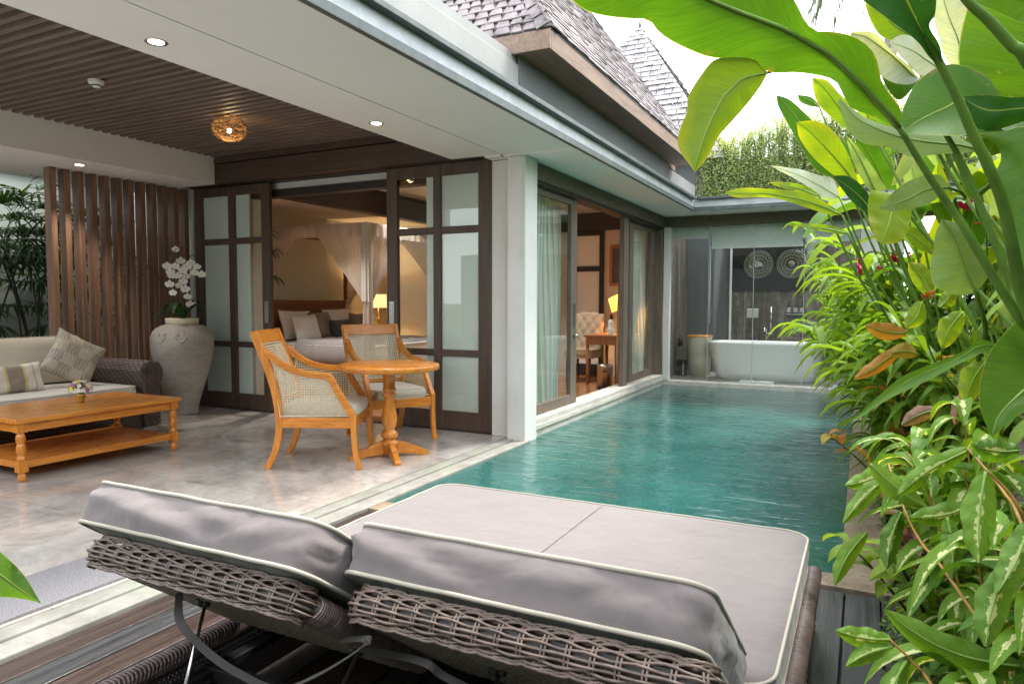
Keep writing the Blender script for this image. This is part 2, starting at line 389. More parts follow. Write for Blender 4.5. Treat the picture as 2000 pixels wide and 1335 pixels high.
    M['plastic'] = simple('white_plastic', (.72,.72,.70), .4, .02, 4, 0, 1)
    M['cream_pot'] = simple('cream_clay_rim', (.60,.53,.40), .7, .1, 10, .2, 60)
    # bathroom stone
    n = N('dark_striated_stone'); v = n.co((2.4,2.4,.22)); f = n.noise(v, 2.2, 9, .7, 1.0); g = n.noise(n.co(), 9, 7, .7)
    col = n.ramp(n.math('ADD', n.math('MULTIPLY', f, .7), n.math('MULTIPLY', g, .3)), (.34,(.06,.05,.04)), (.5,(.18,.155,.13)), (.68,(.45,.41,.36)))
    M['bath_stone'] = n.base(col, .35, n.bump(g, .2, .004))
    M['bath_floor'] = simple('bath_floor_stone', (.28,.27,.26), .3, .2, 4, .1, 30)
    M['blind'] = simple('roller_blind', (.66,.70,.68), .8, .02, 2, .05, 300)
    M['panel_black'] = simple('black_panel', (.016,.016,.018), .3, .2, 3, .05, 60)
    M['carved'] = simple('antique_carving', (.30,.29,.23), .7, .3, 30, .5, 90, bd=.008)
    M['bark'] = simple('rough_bark', (.23,.20,.175), .95, .55, 22, 1., 45, bd=.03, dirt=(.10,.08,.06))
    M['bottle'] = simple('dark_amber_bottle', (.03,.02,.015), .15, .1, 4, 0, 1)
    M['label'] = simple('white_bottle_label', (.7,.7,.66), .6, .02, 4, 0, 1)
    # striped + patterned cushions
    n = N('striped_cushion'); tc = n.n('TexCoord'); sx = n.n('SeparateXYZ', {0: tc.outputs['UV']})
    r_ = n.ramp(sx.outputs[0], (0,(.62,.58,.50)), (.18,(.62,.58,.50)), (.19,(.45,.42,.36)), (.22,(.62,.58,.5)), (.36,(.55,.45,.22)), (.40,(.27,.23,.18)), (.60,(.27,.23,.18)), (.64,(.55,.45,.22)), (.68,(.62,.58,.50)), (.80,(.42,.4,.35)), (.83,(.66,.63,.57)))
    r_.node.color_ramp.interpolation = 'CONSTANT'
    M['stripe'] = n.base(r_, .9, n.bump(n.noise(n.co(), 500, 2), .2, .001))
    n = N('patchwork_cushion'); tc = n.n('TexCoord'); mp = n.n('Mapping', {0: tc.outputs['UV'], 'Scale': (1,1,1)}); v = mp.outputs[0]
    ck = n.n('TexChecker', {'Vector': v, 'Color1': (.42,.37,.28,1), 'Color2': (.27,.235,.20,1), 'Scale': 4.}).outputs[0]
    vo = n.n('TexVoronoi', {'Vector': v, 'Scale': 15.}, feature='DISTANCE_TO_EDGE').outputs[0]
    fl = n.ramp(n.n('TexWave', {'Vector': v, 'Scale': 5.5, 'Distortion': 9., 'Detail': 2.}, wave_type='RINGS').outputs[0], (.45,(0,)*3), (.55,(1,)*3))
    vr = n.ramp(vo, (.03,(1,)*3), (.09,(0,)*3))
    col = n.mix(n.math('MULTIPLY', fl, .5), ck, (.55,.51,.43)); col = n.mix(n.math('MULTIPLY', vr, .35), col, (.30,.24,.15))
    M['patch'] = n.base(col, .9, n.bump(n.noise(n.co(), 400, 2), .2, .001))
    # emissive lamp materials
    def emit(name, c, st):
        n = N(name); e = n.n('Emission', {'Color': (*c, 1), 'Strength': st}); n.t.links.new(e.outputs[0], n.out.inputs[0]); return n.m
    M['bulb'] = emit('lit_bulb', (1,.80,.50), 6); M['spot'] = emit('lit_downlight', (1,.86,.66), 9)
    n = N('lit_lamp_shade'); n.base((.75,.60,.40), .8); n.b.inputs['Emission Color'].default_value = (1,.62,.26,1); n.b.inputs['Emission Strength'].default_value = .45; M['shade'] = n.m
    n = N('lit_desk_shade'); n.base((.8,.5,.15), .8); n.b.inputs['Emission Color'].default_value = (1,.47,.07,1); n.b.inputs['Emission Strength'].default_value = .75; M['shade_o'] = n.m
    M['twig'] = simple('golden_twigs', (.34,.20,.075), .55, .4, 30, .2, 100)
    # leaves
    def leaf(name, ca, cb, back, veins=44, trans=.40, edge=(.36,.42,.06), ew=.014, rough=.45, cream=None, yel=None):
        n = N(name); tc = n.n('TexCoord'); uv = tc.outputs['UV']; sx = n.n('SeparateXYZ', {0: uv}); u, v = sx.outputs[0], sx.outputs[1]
        tn = n.n('Attribute', attribute_name='tint').outputs['Fac']
        au = n.math('ABSOLUTE', n.math('SUBTRACT', n.math('MULTIPLY', u, 2.), 1.))
        wob = n.noise(n.co(), 9, 3)
        ph = n.math('ADD', n.math('SUBTRACT', v, n.math('MULTIPLY', au, .16)), n.math('MULTIPLY', wob, .012))
        cx = n.n('CombineXYZ', {0: n.math('MULTIPLY', ph, veins*1.5), 1: n.math('MULTIPLY', u, 1.6), 2: 0.})
        sv = n.math('SUBTRACT', n.math('MULTIPLY', n.noise(cx.outputs[0], 1., 4, .7), 4.), 2.)
        base = n.mix(tn, ca, cb)
        base = n.mix(n.math('MULTIPLY', n.ramp(n.noise(n.co(), 5, 4), (.35,(0,)*3), (.7,(1,)*3)), .35), base, mul(cb, 1.25))
        base = n.mix(n.math('MINIMUM', .75, n.math('MAXIMUM', 0., n.math('MULTIPLY', n.math('ADD', sv, .7), .28))), base, mul(ca, .42))
        if yel: base = n.mix(n.math('MULTIPLY', n.ramp(n.math('MULTIPLY', v, au), (.35,(0,)*3), (.9,(1,)*3)), .7), base, yel)
        spots = n.ramp(n.noise(n.co(), 38, 3, .6), (.70,(0,)*3), (.76,(1,)*3))
        base = n.mix(n.math('MULTIPLY', spots, .35), base, (.50,.52,.12))
        if cream:
            cn = n.math('ADD', n.math('MULTIPLY', n.noise(n.co(), 42, 3, .7), 1.1), n.math('MULTIPLY', au, .9))
            cn = n.math('ADD', cn, n.math('MULTIPLY', n.math('ABSOLUTE', n.math('SUBTRACT', v, .5)), .45))
            base = n.mix(n.ramp(cn, (.76,(1,)*3), (.80,(0,)*3)), base, n.mix(n.math('GREATER_THAN', tn, .28), base, cream))
        mid = n.ramp(au, (.02,(1,)*3), (.05,(0,)*3)); base = n.mix(n.math('MULTIPLY', mid, .6), base, mul(edge, .9))
        if ew: base = n.mix(n.math('MULTIPLY', n.math('GREATER_THAN', au, 1-ew), .8), base, edge)
        brn = n.math('MULTIPLY', n.ramp(n.noise(n.co(), 14, 5, .7), (.56,(0,)*3), (.62,(1,)*3)), n.ramp(au, (.86,(0,)*3), (.97,(1,)*3)))
        base = n.mix(n.math('MULTIPLY', brn, .85), base, (.22,.15,.05))
        geo = n.n('NewGeometry'); colr = n.mix(n.math('MULTIPLY', geo.outputs['Backfacing'], .3), base, back)
        nb = n.bump(sv, .14, .0025)
        n.base(colr, rough, nb, None, .25)
        tl = n.n('BsdfTranslucent', {'Color': n.mix(1., base, (1.75,1.6,.5,1), 'MULTIPLY')})
        mx = n.n('MixShader', {0: trans, 1: n.b.outputs[0], 2: tl.outputs[0]}); n.t.links.new(mx.outputs[0], n.out.inputs[0]); return n.m
    M['leaf'] = leaf('heliconia_leaf', (.035,.12,.010), (.11,.24,.018), (.10,.19,.06))
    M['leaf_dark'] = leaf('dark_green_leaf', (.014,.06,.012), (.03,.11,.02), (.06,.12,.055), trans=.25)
    M['leaf_yellow'] = leaf('yellow_green_leaf', (.11,.22,.012), (.24,.34,.02), (.25,.36,.05), trans=.5, yel=(.40,.36,.02))
    M['leaf_pale'] = leaf('pale_green_leaf', (.17,.27,.11), (.26,.38,.15), (.30,.38,.26), trans=.35)
    M['leaf_white'] = leaf('glaucous_leaf', (.42,.48,.44), (.60,.64,.60), (.35,.42,.33), trans=.3, rough=.45)
    M['leaf_ginger'] = leaf('ginger_leaf', (.06,.17,.018), (.24,.38,.03), (.12,.24,.07), veins=26, trans=.4, ew=0)
    M['leaf_varieg'] = leaf('variegated_leaf', (.05,.17,.02), (.20,.36,.03), (.13,.22,.08), veins=11, trans=.35, ew=0, cream=(.68,.70,.36))
    M['leaf_yg'] = leaf('yellow_green_small_leaf', (.09,.20,.02), (.26,.38,.04), (.2,.3,.08), veins=14, trans=.45, ew=0)
    M['leaf_pink'] = leaf('pink_flushed_leaf', (.16,.16,.07), (.40,.18,.17), (.35,.2,.2), veins=12, trans=.35, ew=0)
    M['leaf_small'] = leaf('small_ground_leaf', (.03,.11,.02), (.18,.32,.06), (.08,.14,.05), veins=5, trans=.3, ew=0)
    M['leaf_croton'] = leaf('orange_tinged_leaf', (.26,.28,.03), (.58,.22,.05), (.3,.22,.08), veins=12, trans=.4, ew=0)
    M['leaf_vine'] = leaf('hanging_vine_leaf', (.22,.32,.14), (.55,.66,.40), (.45,.55,.32), veins=3, trans=.45, ew=0)
    M['leaf_palm'] = leaf('palm_leaflet', (.010,.035,.010), (.03,.08,.02), (.04,.07,.035), veins=3, trans=.2, ew=0)
    M['frond_grey'] = leaf('grey_frond', (.10,.13,.11), (.2,.24,.2), (.2,.22,.2), veins=2, trans=.2, ew=0)
    M['midrib'] = simple('pale_midrib', (.20,.34,.06), .5, .2, 9, .05, 60)
    M['stalk'] = simple('green_stalk', (.075,.15,.018), .6, .35, 9, .1, 60); M['stalk'].node_tree.nodes['Principled BSDF'].inputs['Specular IOR Level'].default_value = .2
    M['twig_orange'] = simple('orange_stem', (.42,.22,.06), .5, .25, 20, .1, 60)
    M['stem_dark'] = simple('dark_stem', (.035,.03,.02), .7, .3, 20, .2, 60)
    M['petal'] = simple('white_petal', (.80,.80,.76), .6, .04, 10, 0, 1)
    M['petal_y'] = simple('yellow_petal', (.75,.60,.05), .6, .1, 10, 0, 1)
    M['petal_p'] = simple('purple_petal', (.36,.10,.36), .6, .1, 10, 0, 1)
    M['petal_r'] = simple('crimson_bract', (.55,.015,.10), .5, .3, 30, .1, 60)
    M['bract_o'] = simple('orange_bract', (.70,.20,.05), .5, .3, 30, .1, 60)
    M['tag_red'] = simple('terracotta_tag', (.40,.12,.04), .7, .1, 10, .1, 60)  # plain matte terracotta of the door tag
    M['picture'] = simple('dark_print', (.09,.08,.07), .4, .5, 14, 0, 1)
setup_materials()
# ================================================================== SETTING: ground, deck, terrace, pool
PX0, PX1, PY0, PY1, WZ = -2.61, -.06, 3.42, 10.40, -.022
def ring(mb, x0, x1, y0, y1, X0, X1, Y0, Y1, z):
    xs = [X0, x0, x1, X1]; ys = [Y0, y0, y1, Y1]
    vs = [(x, y, z) for y in ys for x in xs]
    mb.add(vs, [(j*4+i, j*4+i+1, j*4+i+5, j*4+i+4) for j in range(3) for i in range(3) if not (i == 1 and j == 1)])
g = MB(); ring(g, -2.80, .02, 3.30, 10.5, -400, 400, -400, 400, -.16); struct('ground', g, M['lawn'])
g = MB()                                    # pool basin, open on top
b = (-2.80, .02, 3.30, 10.5)
bz = -1.35
g.add([(b[0],b[2],bz),(b[1],b[2],bz),(b[1],b[3],bz),(b[0],b[3],bz),(b[0],b[2],-.03),(b[1],b[2],-.03),(b[1],b[3],-.03),(b[0],b[3],-.03)],
      [(0,1,2,3),(0,4,5,1),(1,5,6,2),(2,6,7,3),(3,7,4,0)])
struct('pool_basin', g, M['pool_tile'])
g = MB(); g.grid(lambda u, v: (-2.80+2.82*u, 3.30+7.2*v, WZ), 60, 120); struct('water', g, M['water'])
# inner pool wall faces just under the coping
g = MB(); g.box(-2.80, -2.612, 3.36, 10.5, -.5, -.035); g.box(-2.6, .02, 3.3, 3.415, -.5, -.035); g.box(-.058, .02, 3.42, 10.4, -.5, -.035)
struct('pool_wall', g, M['pool_tile'])
# terrace slab
g = MB(); g.box(-7.4, -2.852, -4, 5.70, -.15, 0); struct('terrace_floor', g, M['marble'])
g = MB(); g.box(-2.842, -2.745, -4, 5.6, -.15, .002); g.box(-2.728, -2.612, -4, 5.56, -.15, -.004); g.box(-2.846, -2.72, -4, 5.55, -.15, -.012)
struct('kerb', g, M['kerb'], .006)
g = MB(); g.box(-3.26, -2.875, .35, 2.35, .001, .012); mat_ = g.build('door_mat', M['doormat']); tag(mat_, 'grey looped doormat runner lying on the terrace at the kerb', 'mat')
# pool coping
g = MB(); g.box(-2.606, .145, 3.27, 3.425, -.045, -.004); struct('pool_coping', g, M['coping'], .004)
g = MB(); y = 3.43
for k in range(8): g.box(-.062, .145, y, y+.865, -.045, -.005 - .001*(k % 2)); y += .868
struct('pool_edge_paving', g, M['coping'], .003)
# deck boards along Y
g = MB(); x = -2.60; k = 0; g.tint = {}
random.seed(3)
while x < .62:
    wd = .128; y = -3.5
    tnt = random.choice((.05,.2,.45,.85)) + random.uniform(-.05, .1) if x < -1.2 else random.uniform(.85, 1.0)
    n0 = len(g.v); g.box(x, x+wd, y, 3.262, -.05, -.018 - random.uniform(0, .002))
    for q in range(n0, len(g.v)): g.tint[q] = tnt
    x += wd + .007; k += 1
struct('deck', g, M['deck'], .003)
g = MB(); g.box(-2.60, .64, -3.5, 3.262, -.155, -.056); struct('deck_frame', g, M['black_wood'])
# planting bed soil
g = MB(); g.grid(lambda u, v: (.15+2.0*u, -3+14*v, -.10 + .06*noise.noise(Vector((u*5, v*20, 0))) + .05*u), 20, 90)
struct('planting_bed', g, M['soil'])
# strip garden left of terrace
g = MB(); g.grid(lambda u, v: (-9.2+1.78*u, -3+9.4*v, -.05 + .03*noise.noise(Vector((u*5, v*20, 3)))), 10, 50); struct('side_bed', g, M['soil'])

# ================================================================== VILLA
SOF = 2.48
villa = thing('villa', 'white rendered pool villa with dark sliding doors, deep flat eaves and shingled roof', 'villa', (-5, 5.6, 0))
def P(name, mat, *b, **k):
    if hasattr(b[0], '__len__'):
        for q in b: o = boxo(name, M[mat], villa, *q, **k)
        return o
    return boxo(name, M[mat], villa, *b, **k)
# --- front facade Y=5.65: walls behind the sliding doors, white end columns
FY = 5.75
P('wall', 'wall_white', (-7.4, -6.15, FY, FY+.14, 0, 3.0), (-3.805, -2.86, FY, FY+.14, 0, 3.0), (-7.4, -6.98, 5.62, FY-.002, 0, 2.52))
P('column', 'wall_white', (-2.81, -2.635, 5.49, 5.735, -.3, SOF), bevel=.004)
P('wall', 'wall_white', (-3.022, -2.806, 5.60, 5.74, 0, SOF))
P('header', 'dark_wood_x', (-6.98, -3.02, 5.44, 5.70, 2.725, 2.90), (-6.98, -3.02, 5.46, 5.70, 2.515, 2.715), bevel=.004)
P('header_track', 'black_wood', (-6.98, -3.02, 5.58, 5.74, 2.508, 2.512))
P('lintel', 'wall_white', (-6.15, -3.805, FY, FY+.14, 2.44, 2.53))
P('lintel_track', 'black_wood', (-6.15, -3.805, FY-.03, FY+.10, 2.36, 2.438))
# slatted ceiling
g = MB(); y = 1.0
while y < 5.42:
    g.box(-6.42, -3.34, y, y+.038, 2.79, 2.845); y += .0862
g.build('slatted_ceiling', M['slat_wood'], villa)
P('ceiling_void', 'panel_black', (-6.5, -3.3, .95, 5.7, 2.93, 2.95))  # black sheet stands in for the dark space above the slats
# bulkhead (left) and eave beam (right): hollow shells of slabs
P('bulkhead', 'soffit', (-7.75, -6.40, .95, 5.45, 2.50, 3.02))
P('wall', 'wall_white', (-7.75, -6.98, 5.45, 5.75, 2.522, 3.02))
P('soffit', 'soffit', (-3.36, -2.862, .95, 5.452, 2.5, 2.52), (-2.852, -2.145, .95, 5.49, 2.50, 2.52), (-3.36, -3.34, .95, 5.452, 2.52, 2.93))
P('soffit', 'soffit', (-3.02, -2.862, 5.452, 5.60, 2.485, 2.52), (-2.852, -2.145, 5.49, 9.86, 2.485, 2.52), (-3.02, 1.2, 9.86, 10.6, 2.485, 2.52))
P('roof_slab', 'parapet', (-7.9, -2.42, .95, 4.86, 3.022, 3.10), (-7.9, -3.42, 4.86, 5.8, 3.022, 3.10), (-3.3, -2.2, 5.8, 10.4, 2.56, 2.64), (-3.3, 1.2, 9.92, 11.0, 2.56, 2.66), (-9.5, -3.3, 5.8, 11.4, 3.14, 3.24))
# gutter: C channel, along the eave and across the bathroom
def channel(name, mat, a0, a1):
    z0, z1 = a0, a1
g = MB()
g.box(-2.16, -2.125, .95, 9.84, 2.48, 2.532); g.box(-2.30, -2.095, .95, 9.81, 2.628, 2.662)
g.box(-2.128, 1.2, 9.84, 9.875, 2.48, 2.532); g.box(-2.10, 1.2, 9.81, 9.98, 2.628, 2.662)
g.build('gutter_flange', M['gutter_dark'], villa, .003)
g = MB(); g.box(-2.28, -2.15, .95, 9.87, 2.532, 2.628); g.box(-2.148, 1.2, 9.87, 9.98, 2.532, 2.628)
g.build('gutter_web', M['gutter_light'], villa)
# parapet + clerestory wall + far end return
P('parapet', 'parapet', (-2.60, -2.40, .95, 4.87, 2.64, 3.02), bevel=.004)
P('upper_wall', 'wall_grey', (-3.4, -2.395, 4.875, 9.46, 2.64, 3.30))  # dark colour holds the eave shade; same plane as the lighter parapet
P('parapet', 'parapet_grey', (-3.4, -2.42, 9.462, 11.2, 2.66, 3.04))
P('eave_soffit', 'eave_wood', (-3.4, -2.42, 9.47, 9.9, 3.06, 3.12))
# shingled hip roof
def shingle_roof(parent, C0, Ye, k1, t, mat, depth_w=2.6, rows=None, tw=.125, far_dy=-.5, name='roof', front=True):
    """eave corner C0, eave runs +Y to Ye, right face rises towards -X with slope t up to k1; front face rises +Y"""
    x0, y0, z0 = C0; L = math.hypot(1, t); ln = k1*L; course = .088; nr = int(ln/course)
    g = MB(); nx = Vector((t, 0, 1)).normalized(); dn = Vector((1, 0, -t)).normalized()
    nyf = Vector((0, -t, 1)).normalized(); dnf = Vector((0, -1, -t)).normalized()
    for r_ in range(nr+1):
        k = r_*course/L
        ya, yb = y0 + k, Ye + far_dy*k; y = ya - random.uniform(0, tw)
        P0 = Vector((x0-k, 0, z0+k*t))
        while y < yb:
            w_ = random.uniform(tw*.75, tw*1.15); a, b_ = max(y, ya), min(y+w_-.006, yb)
            if b_-a > .02:
                lift = random.uniform(.008, .017); drop = random.uniform(-.007, .007)
                p = P0 + dn*drop; up_ = -dn*(course*1.35)
                q = [p+Vector((0,a,0))+nx*lift, p+Vector((0,b_,0))+nx*lift, p+up_+Vector((0,b_,0))+nx*.003, p+up_+Vector((0,a,0))+nx*.003]
                q2 = [v_-nx*.013 for v_ in q]
                g.add(q+q2, [(0,1,2,3),(4,7,6,5),(0,4,5,1),(1,5,6,2),(3,2,6,7),(0,3,7,4)])
            y += w_
        if front:
            xa = x0-k; x = x0-k; Q0 = Vector((0, y0+k, z0+k*t))
            while x > x0-depth_w*2.2:
                w_ = random.uniform(tw*.75, tw*1.15); a, b_ = x, x-w_+.006
                lift = random.uniform(.008, .017); drop = random.uniform(-.007, .007)
                p = Q0 + dnf*drop; up_ = -dnf*(course*1.35)
                q = [p+Vector((b_,0,0))+nyf*lift, p+Vector((a,0,0))+nyf*lift, p+up_+Vector((a-course*.6,0,0))+nyf*.003, p+up_+Vector((b_,0,0))+nyf*.003]
                q2 = [v_-nyf*.013 for v_ in q]
                g.add(q+q2, [(0,1,2,3),(4,7,6,5),(0,4,5,1),(1,5,6,2),(3,2,6,7),(0,3,7,4)])
                x -= w_
    # solid under-deck
    kk = k1; A = Vector((x0,y0,z0)); B = Vector((x0,Ye,z0)); Cc = Vector((x0-kk, Ye+far_dy*kk, z0+kk*t)); D = Vector((x0-kk, y0+kk, z0+kk*t))
    E_ = Vector((x0-depth_w*2.2, y0, z0)); F_ = Vector((x0-depth_w*2.2, y0+kk, z0+kk*t))
    d = Vector((0,0,-.02))
    g.add([A+d,B+d,Cc+d,D+d], [(0,1,2,3)]); g.add([A+d,D+d,F_+d,E_+d], [(0,1,2,3)])
    H = Vector((x0-depth_w*2.2, Ye, z0)); I = Vector((x0-depth_w*2.2, Ye+far_dy*kk, z0+kk*t)); g.add([B+d,H+d,I+d,Cc+d], [(0,1,2,3)])
    o = g.build(name, mat, parent)
    # hip caps
    h = MB(); n_ = int(k1*math.sqrt(2+t*t)/.16)
    for q in range(n_):
        k = q/n_*k1; c = Vector((x0-k, y0+k, z0+k*t+.03)); e = Vector((-1,1,t)).normalized()
        s1 = Vector((-.10,-.02,-.05)); s2 = Vector((.02,.10,-.05)) ; up_ = Vector((0,0,.012))
        st_ = e*.2
        h.add([c+s1+Vector((0,-.02,0)), c+up_, c+Vector((.02,.10,-.06)), c+st_+s1*.9, c+st_-up_*.5, c+st_+Vector((.02,.10,-.06))], [(0,1,4,3),(1,2,5,4),(0,3,5,2)])
    if front: h.build('hip_cap', mat, parent)
    return o
random.seed(5)
EA = (-2.10, 4.80, 3.235)
shingle_roof(villa, EA, 9.75, 2.3, 1.45, M['shingle'])
# eave boards and eave soffit
x0, y0, z0 = EA
P('eave_board', 'eave_wood', (-2.14, -2.105, 4.82, 9.76, 3.075, 3.215), bevel=.003)
g = MB(); g.box(-4.2, -2.105, 4.785, 4.818, 3.075, 3.215); g.build('eave_board', M['eave_wood'], villa, .003)
P('eave_soffit', 'eave_wood', (-2.396, -2.14, 4.82, 9.76, 3.10, 3.12), (-4.2, -2.396, 4.82, 4.874, 3.10, 3.12))
# second roof beyond (neighbouring pavilion)
pav = thing('pavilion', 'grey shingled pyramid roof of the pavilion behind the main villa roof', 'pavilion', (-3.6, 13, 0))
g = MB()
ap = at(1250, 52, 14.2); z0_ = 3.6; base = Vector((ap.x, ap.y, z0_)); hgt = ap.z - z0_; hw = hgt/1.5
nr = int(hgt/.115)
for side in range(4):
    ang = side*PI/2; e1 = Vector((math.cos(ang), math.sin(ang), 0)); e2 = Vector((-math.sin(ang), math.cos(ang), 0))
    nrm = (e1*1.5 + Vector((0,0,1))).normalized()
    for r_ in range(nr):
        f = r_/nr; f2 = min(1, (r_+1.35)/nr); wa = hw*(1-f); wb = hw*(1-f2); xx = -wa
        while xx < wa:
            w_ = random.uniform(.14, .24); a, b_ = xx, min(xx+w_-.012, wa)
            l = random.uniform(.015, .045)
            pa = base + e1*wa + Vector((0,0,hgt*f)); pb = base + e1*wb + Vector((0,0,hgt*f2))
            q = [pa+e2*a+nrm*l, pa+e2*b_+nrm*l, pb+e2*max(-wb, min(wb, b_)), pb+e2*max(-wb, min(wb, a))]
            g.add(q+[v_-nrm*.012 for v_ in q[:2]], [(0,1,2,3),(0,4,5,1)])
            xx += w_
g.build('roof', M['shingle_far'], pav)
boxo('wall', M['wall_grey'], pav, base.x-hw*.9, base.x+hw*.9, base.y-hw*.9, base.y+hw*.9, -.16, z0_+.3)
g = MB(); g.tube([ap+V(0,0,-.08), ap+V(0,0,.10)], [.05,.02], 8); g.build('finial', M['gutter_dark'], pav)

# ------------------------------------------------------------------ sliding doors on the facade
def gridded_door(name_label, x0, x1, yf, z0, z1, cols, rows, handle_x=None, lock=False, frame='dark_wood', pm='glass'):
    """cols, rows: lists of (a,b) pane openings"""
    g = MB(); y0, y1 = yf, yf+.045
    xs = [x0]+[c for p in cols for c in p]+[x1]
    for i in range(0, len(xs), 2): g.box(xs[i], xs[i+1], y0, y1, z0, z1)
    zs = [z0]+[c for p in rows for c in p]+[z1]
    for i in range(0, len(zs), 2):
        for a, b_ in cols: g.box(a, b_, y0+.003, y1-.003, zs[i], zs[i+1])
    d = g.build('sliding_door', M[frame], villa, .003, name_label)
    pn = MB()
    for a, b_ in cols:
        for c, e in rows: pn.box(a-.006, b_+.006, y0+.02, y0+.026, c-.006, e+.006)
    pn.build('pane', M[pm], d)
    if handle_x:
        h = MB(); h.box(handle_x-.028, handle_x+.028, y0-.006, y0+.001, .98, 1.22); h.box(handle_x-.015, handle_x-.009, y0-.012, y0-.005, 1.0, 1.2); h.box(handle_x+.009, handle_x+.015, y0-.012, y0-.005, 1.0, 1.2)
        h.build('handle', M['steel'], d)
    if lock:
        h = MB(); h.tube([(handle_x+.01, y0+.002, .90), (handle_x+.01, y0-.025, .90)], .018, 12); h.build('lock', M['brass'], d)
    return d
rows = [(.183, .705), (.768, 1.858), (1.925, 2.40)]
dl = gridded_door('dark brown gridded sliding door left of the bedroom opening', -6.948, -5.774, 5.62, .005, 2.50, [(-6.819, -6.402), (-6.305, -5.896)], rows, -5.835, True)
dr = gridded_door('dark brown gridded sliding door beside the white column', -4.211, -3.029, 5.62, .005, 2.51, [(-4.087, -3.669), (-3.588, -3.179)], rows, -4.155)
P('track', 'black_wood', (-6.95, -3.03, 5.60, 5.70, .0005, .004))
for dd, sp in ((dl, ((-6.825,-6.396),(-6.311,-6.10))), (dr, ((-3.76,-3.663),(-3.594,-3.173)))):
    g = MB()
    for a, b_ in sp:
        for c, e in rows: g.box(a, b_, 5.648, 5.656, c-.006, e+.006)
    g.build('frosted_pane', M['frosted'], dd)
tg = thing('door_tag', 'small terracotta tag hanging from the lock of the left sliding door', 'tag', (-5.81, 5.60, .9))
g = MB(); g.prism([(-5.84,5.60,.74),(-5.79,5.60,.74),(-5.785,5.60,.84),(-5.815,5.60,.87),(-5.845,5.60,.84)], (0,-.01,0)); g.build('tag', M['tag_red'], tg, .003)
g = MB(); g.tube([(-5.815,5.598,.865),(-5.825,5.59,.90)], .002, 5); g.build('cord', M['strap'], tg)

# ------------------------------------------------------------------ side wall with weathered glass doors
P('sill', 'sill', (-2.90, -2.68, 5.743, 10.40, -.3, .035), (-2.90, -2.665, 5.743, 10.40, .038, .085), (-2.90, -2.672, 5.743, 10.40, .087, .135), bevel=.004)
P('head_beam', 'weathered_y', (-2.86, -2.675, 5.738, 10.38, 2.33, 2.478), bevel=.003)
P('head_track', 'black_wood', (-2.855, -2.70, 5.74, 10.36, 2.30, 2.328))
def side_door(label, y0, y1, p0, p1, xf=-2.76, z0=.137, z1=2.30, zb=.235, zt=2.235):
    g = MB(); x0, x1 = xf-.045, xf
    g.box(x0, x1, y0, p0, z0, z1); g.box(x0, x1, p1, y1, z0, z1); g.box(x0+.003, x1-.003, p0, p1, z0, zb); g.box(x0+.003, x1-.003, p0, p1, zt, z1)
    d = g.build('glass_door', M['weathered_z'], villa, .003, label)
    boxo('pane', M['glass'], d, xf-.028, xf-.022, p0-.006, p1+.006, zb-.006, zt+.006)
    return d
d1 = side_door('weathered wood framed glass door beside the white column', 5.76, 7.03, 5.94, 6.87)
h = MB(); h.box(-2.762, -2.754, 6.93, 6.98, .95, 1.2); h.tube([(-2.75,6.955,.86),(-2.72,6.955,.86)], .02, 10); h.build('handle', M['steel'], d1)
d2 = side_door('weathered wood framed glass door nearest the bathroom', 9.06, 10.36, 9.22, 10.08, -2.80)
h = MB(); h.box(-2.802, -2.794, 9.10, 9.15, .95, 1.2); h.build('handle', M['steel'], d2)
P('door_post_and_gap', 'weathered_z', (-2.80, -2.74, 8.62, 8.80, .137, 2.33), bevel=.003)
P('door_post_and_gap', 'dark_wood', (-2.86, -2.81, 8.80, 9.06, .137, 2.30))  # dark strip stands in for the shade in the gap beside the door
P('jamb', 'weathered_z', (-2.86, -2.80, 5.738, 5.80, .137, 2.33), (-2.86, -2.70, 10.32, 10.38, .137, 2.33))
P('corner_post', 'wall_white', (-2.69, -2.60, 10.385, 10.50, .05, 2.33), bevel=.003)

# ------------------------------------------------------------------ bathroom glass front
P('bath_sill', 'sill', (-2.68, .02, 10.40, 10.62, -.3, .045), bevel=.006)
P('bath_beam', 'weathered_y', (-2.72, 1.2, 10.42, 10.56, 2.335, 2.482), bevel=.003)
P('wall', 'wall_white', (-.06, .45, 10.42, 10.70, -.1, 2.33))
glass_x = [(-2.60, -2.05), (-2.045, -1.42), (-1.415, -.75), (-.745, -.065)]
for a, b_ in glass_x:
    o = boxo('glass_panel', M['glass_bath'], villa, a, b_, 10.50, 10.508, .046, 2.34)
g = MB(); g.box(-1.50, -1.425, 10.49, 10.52, 1.0, 1.13); g.box(-1.415, -1.34, 10.49, 10.52, 1.0, 1.13); g.build('door_lock', M['steel'], villa, .003)
P('glass_edge', 'gutter_light', (-1.421, -1.414, 10.497, 10.511, .046, 2.34), (-2.051, -2.044, 10.497, 10.511, .046, 2.34), (-.751, -.744, 10.497, 10.511, .046, 2.34))
# bathroom shell
P('bathroom_wall', 'bath_stone', (-3.05, .45, 13.4, 13.55, 0, 2.9), (-2.88, -2.74, 10.62, 13.4, 0, 2.56), (.3, .45, 10.7, 13.4, 0, 2.56))
P('bathroom_floor', 'bath_floor', (-2.74, .3, 10.62, 13.4, -.1, .03))
P('bathroom_ceiling', 'soffit', (-2.74, .3, 10.6, 11.0, 2.53, 2.55))
for a, b_, zb in ((-2.62, -2.08, 2.19), (-2.03, -.78, 2.03), (-.74, -.07, 2.08)):
    g = MB(); g.box(a, b_, 10.60, 10.604, zb, 2.5); o = g.build('roller_blind', M['blind'], villa); 
    g = MB(); g.box(a, b_, 10.594, 10.61, zb-.025, zb); g.build('hem_bar', M['plastic'], o)
g = MB(); g.tube([(-2.045,10.59,2.05),(-2.045,10.59,.9)], .008, 6); g.build('blind_cord', M['plastic'], villa)
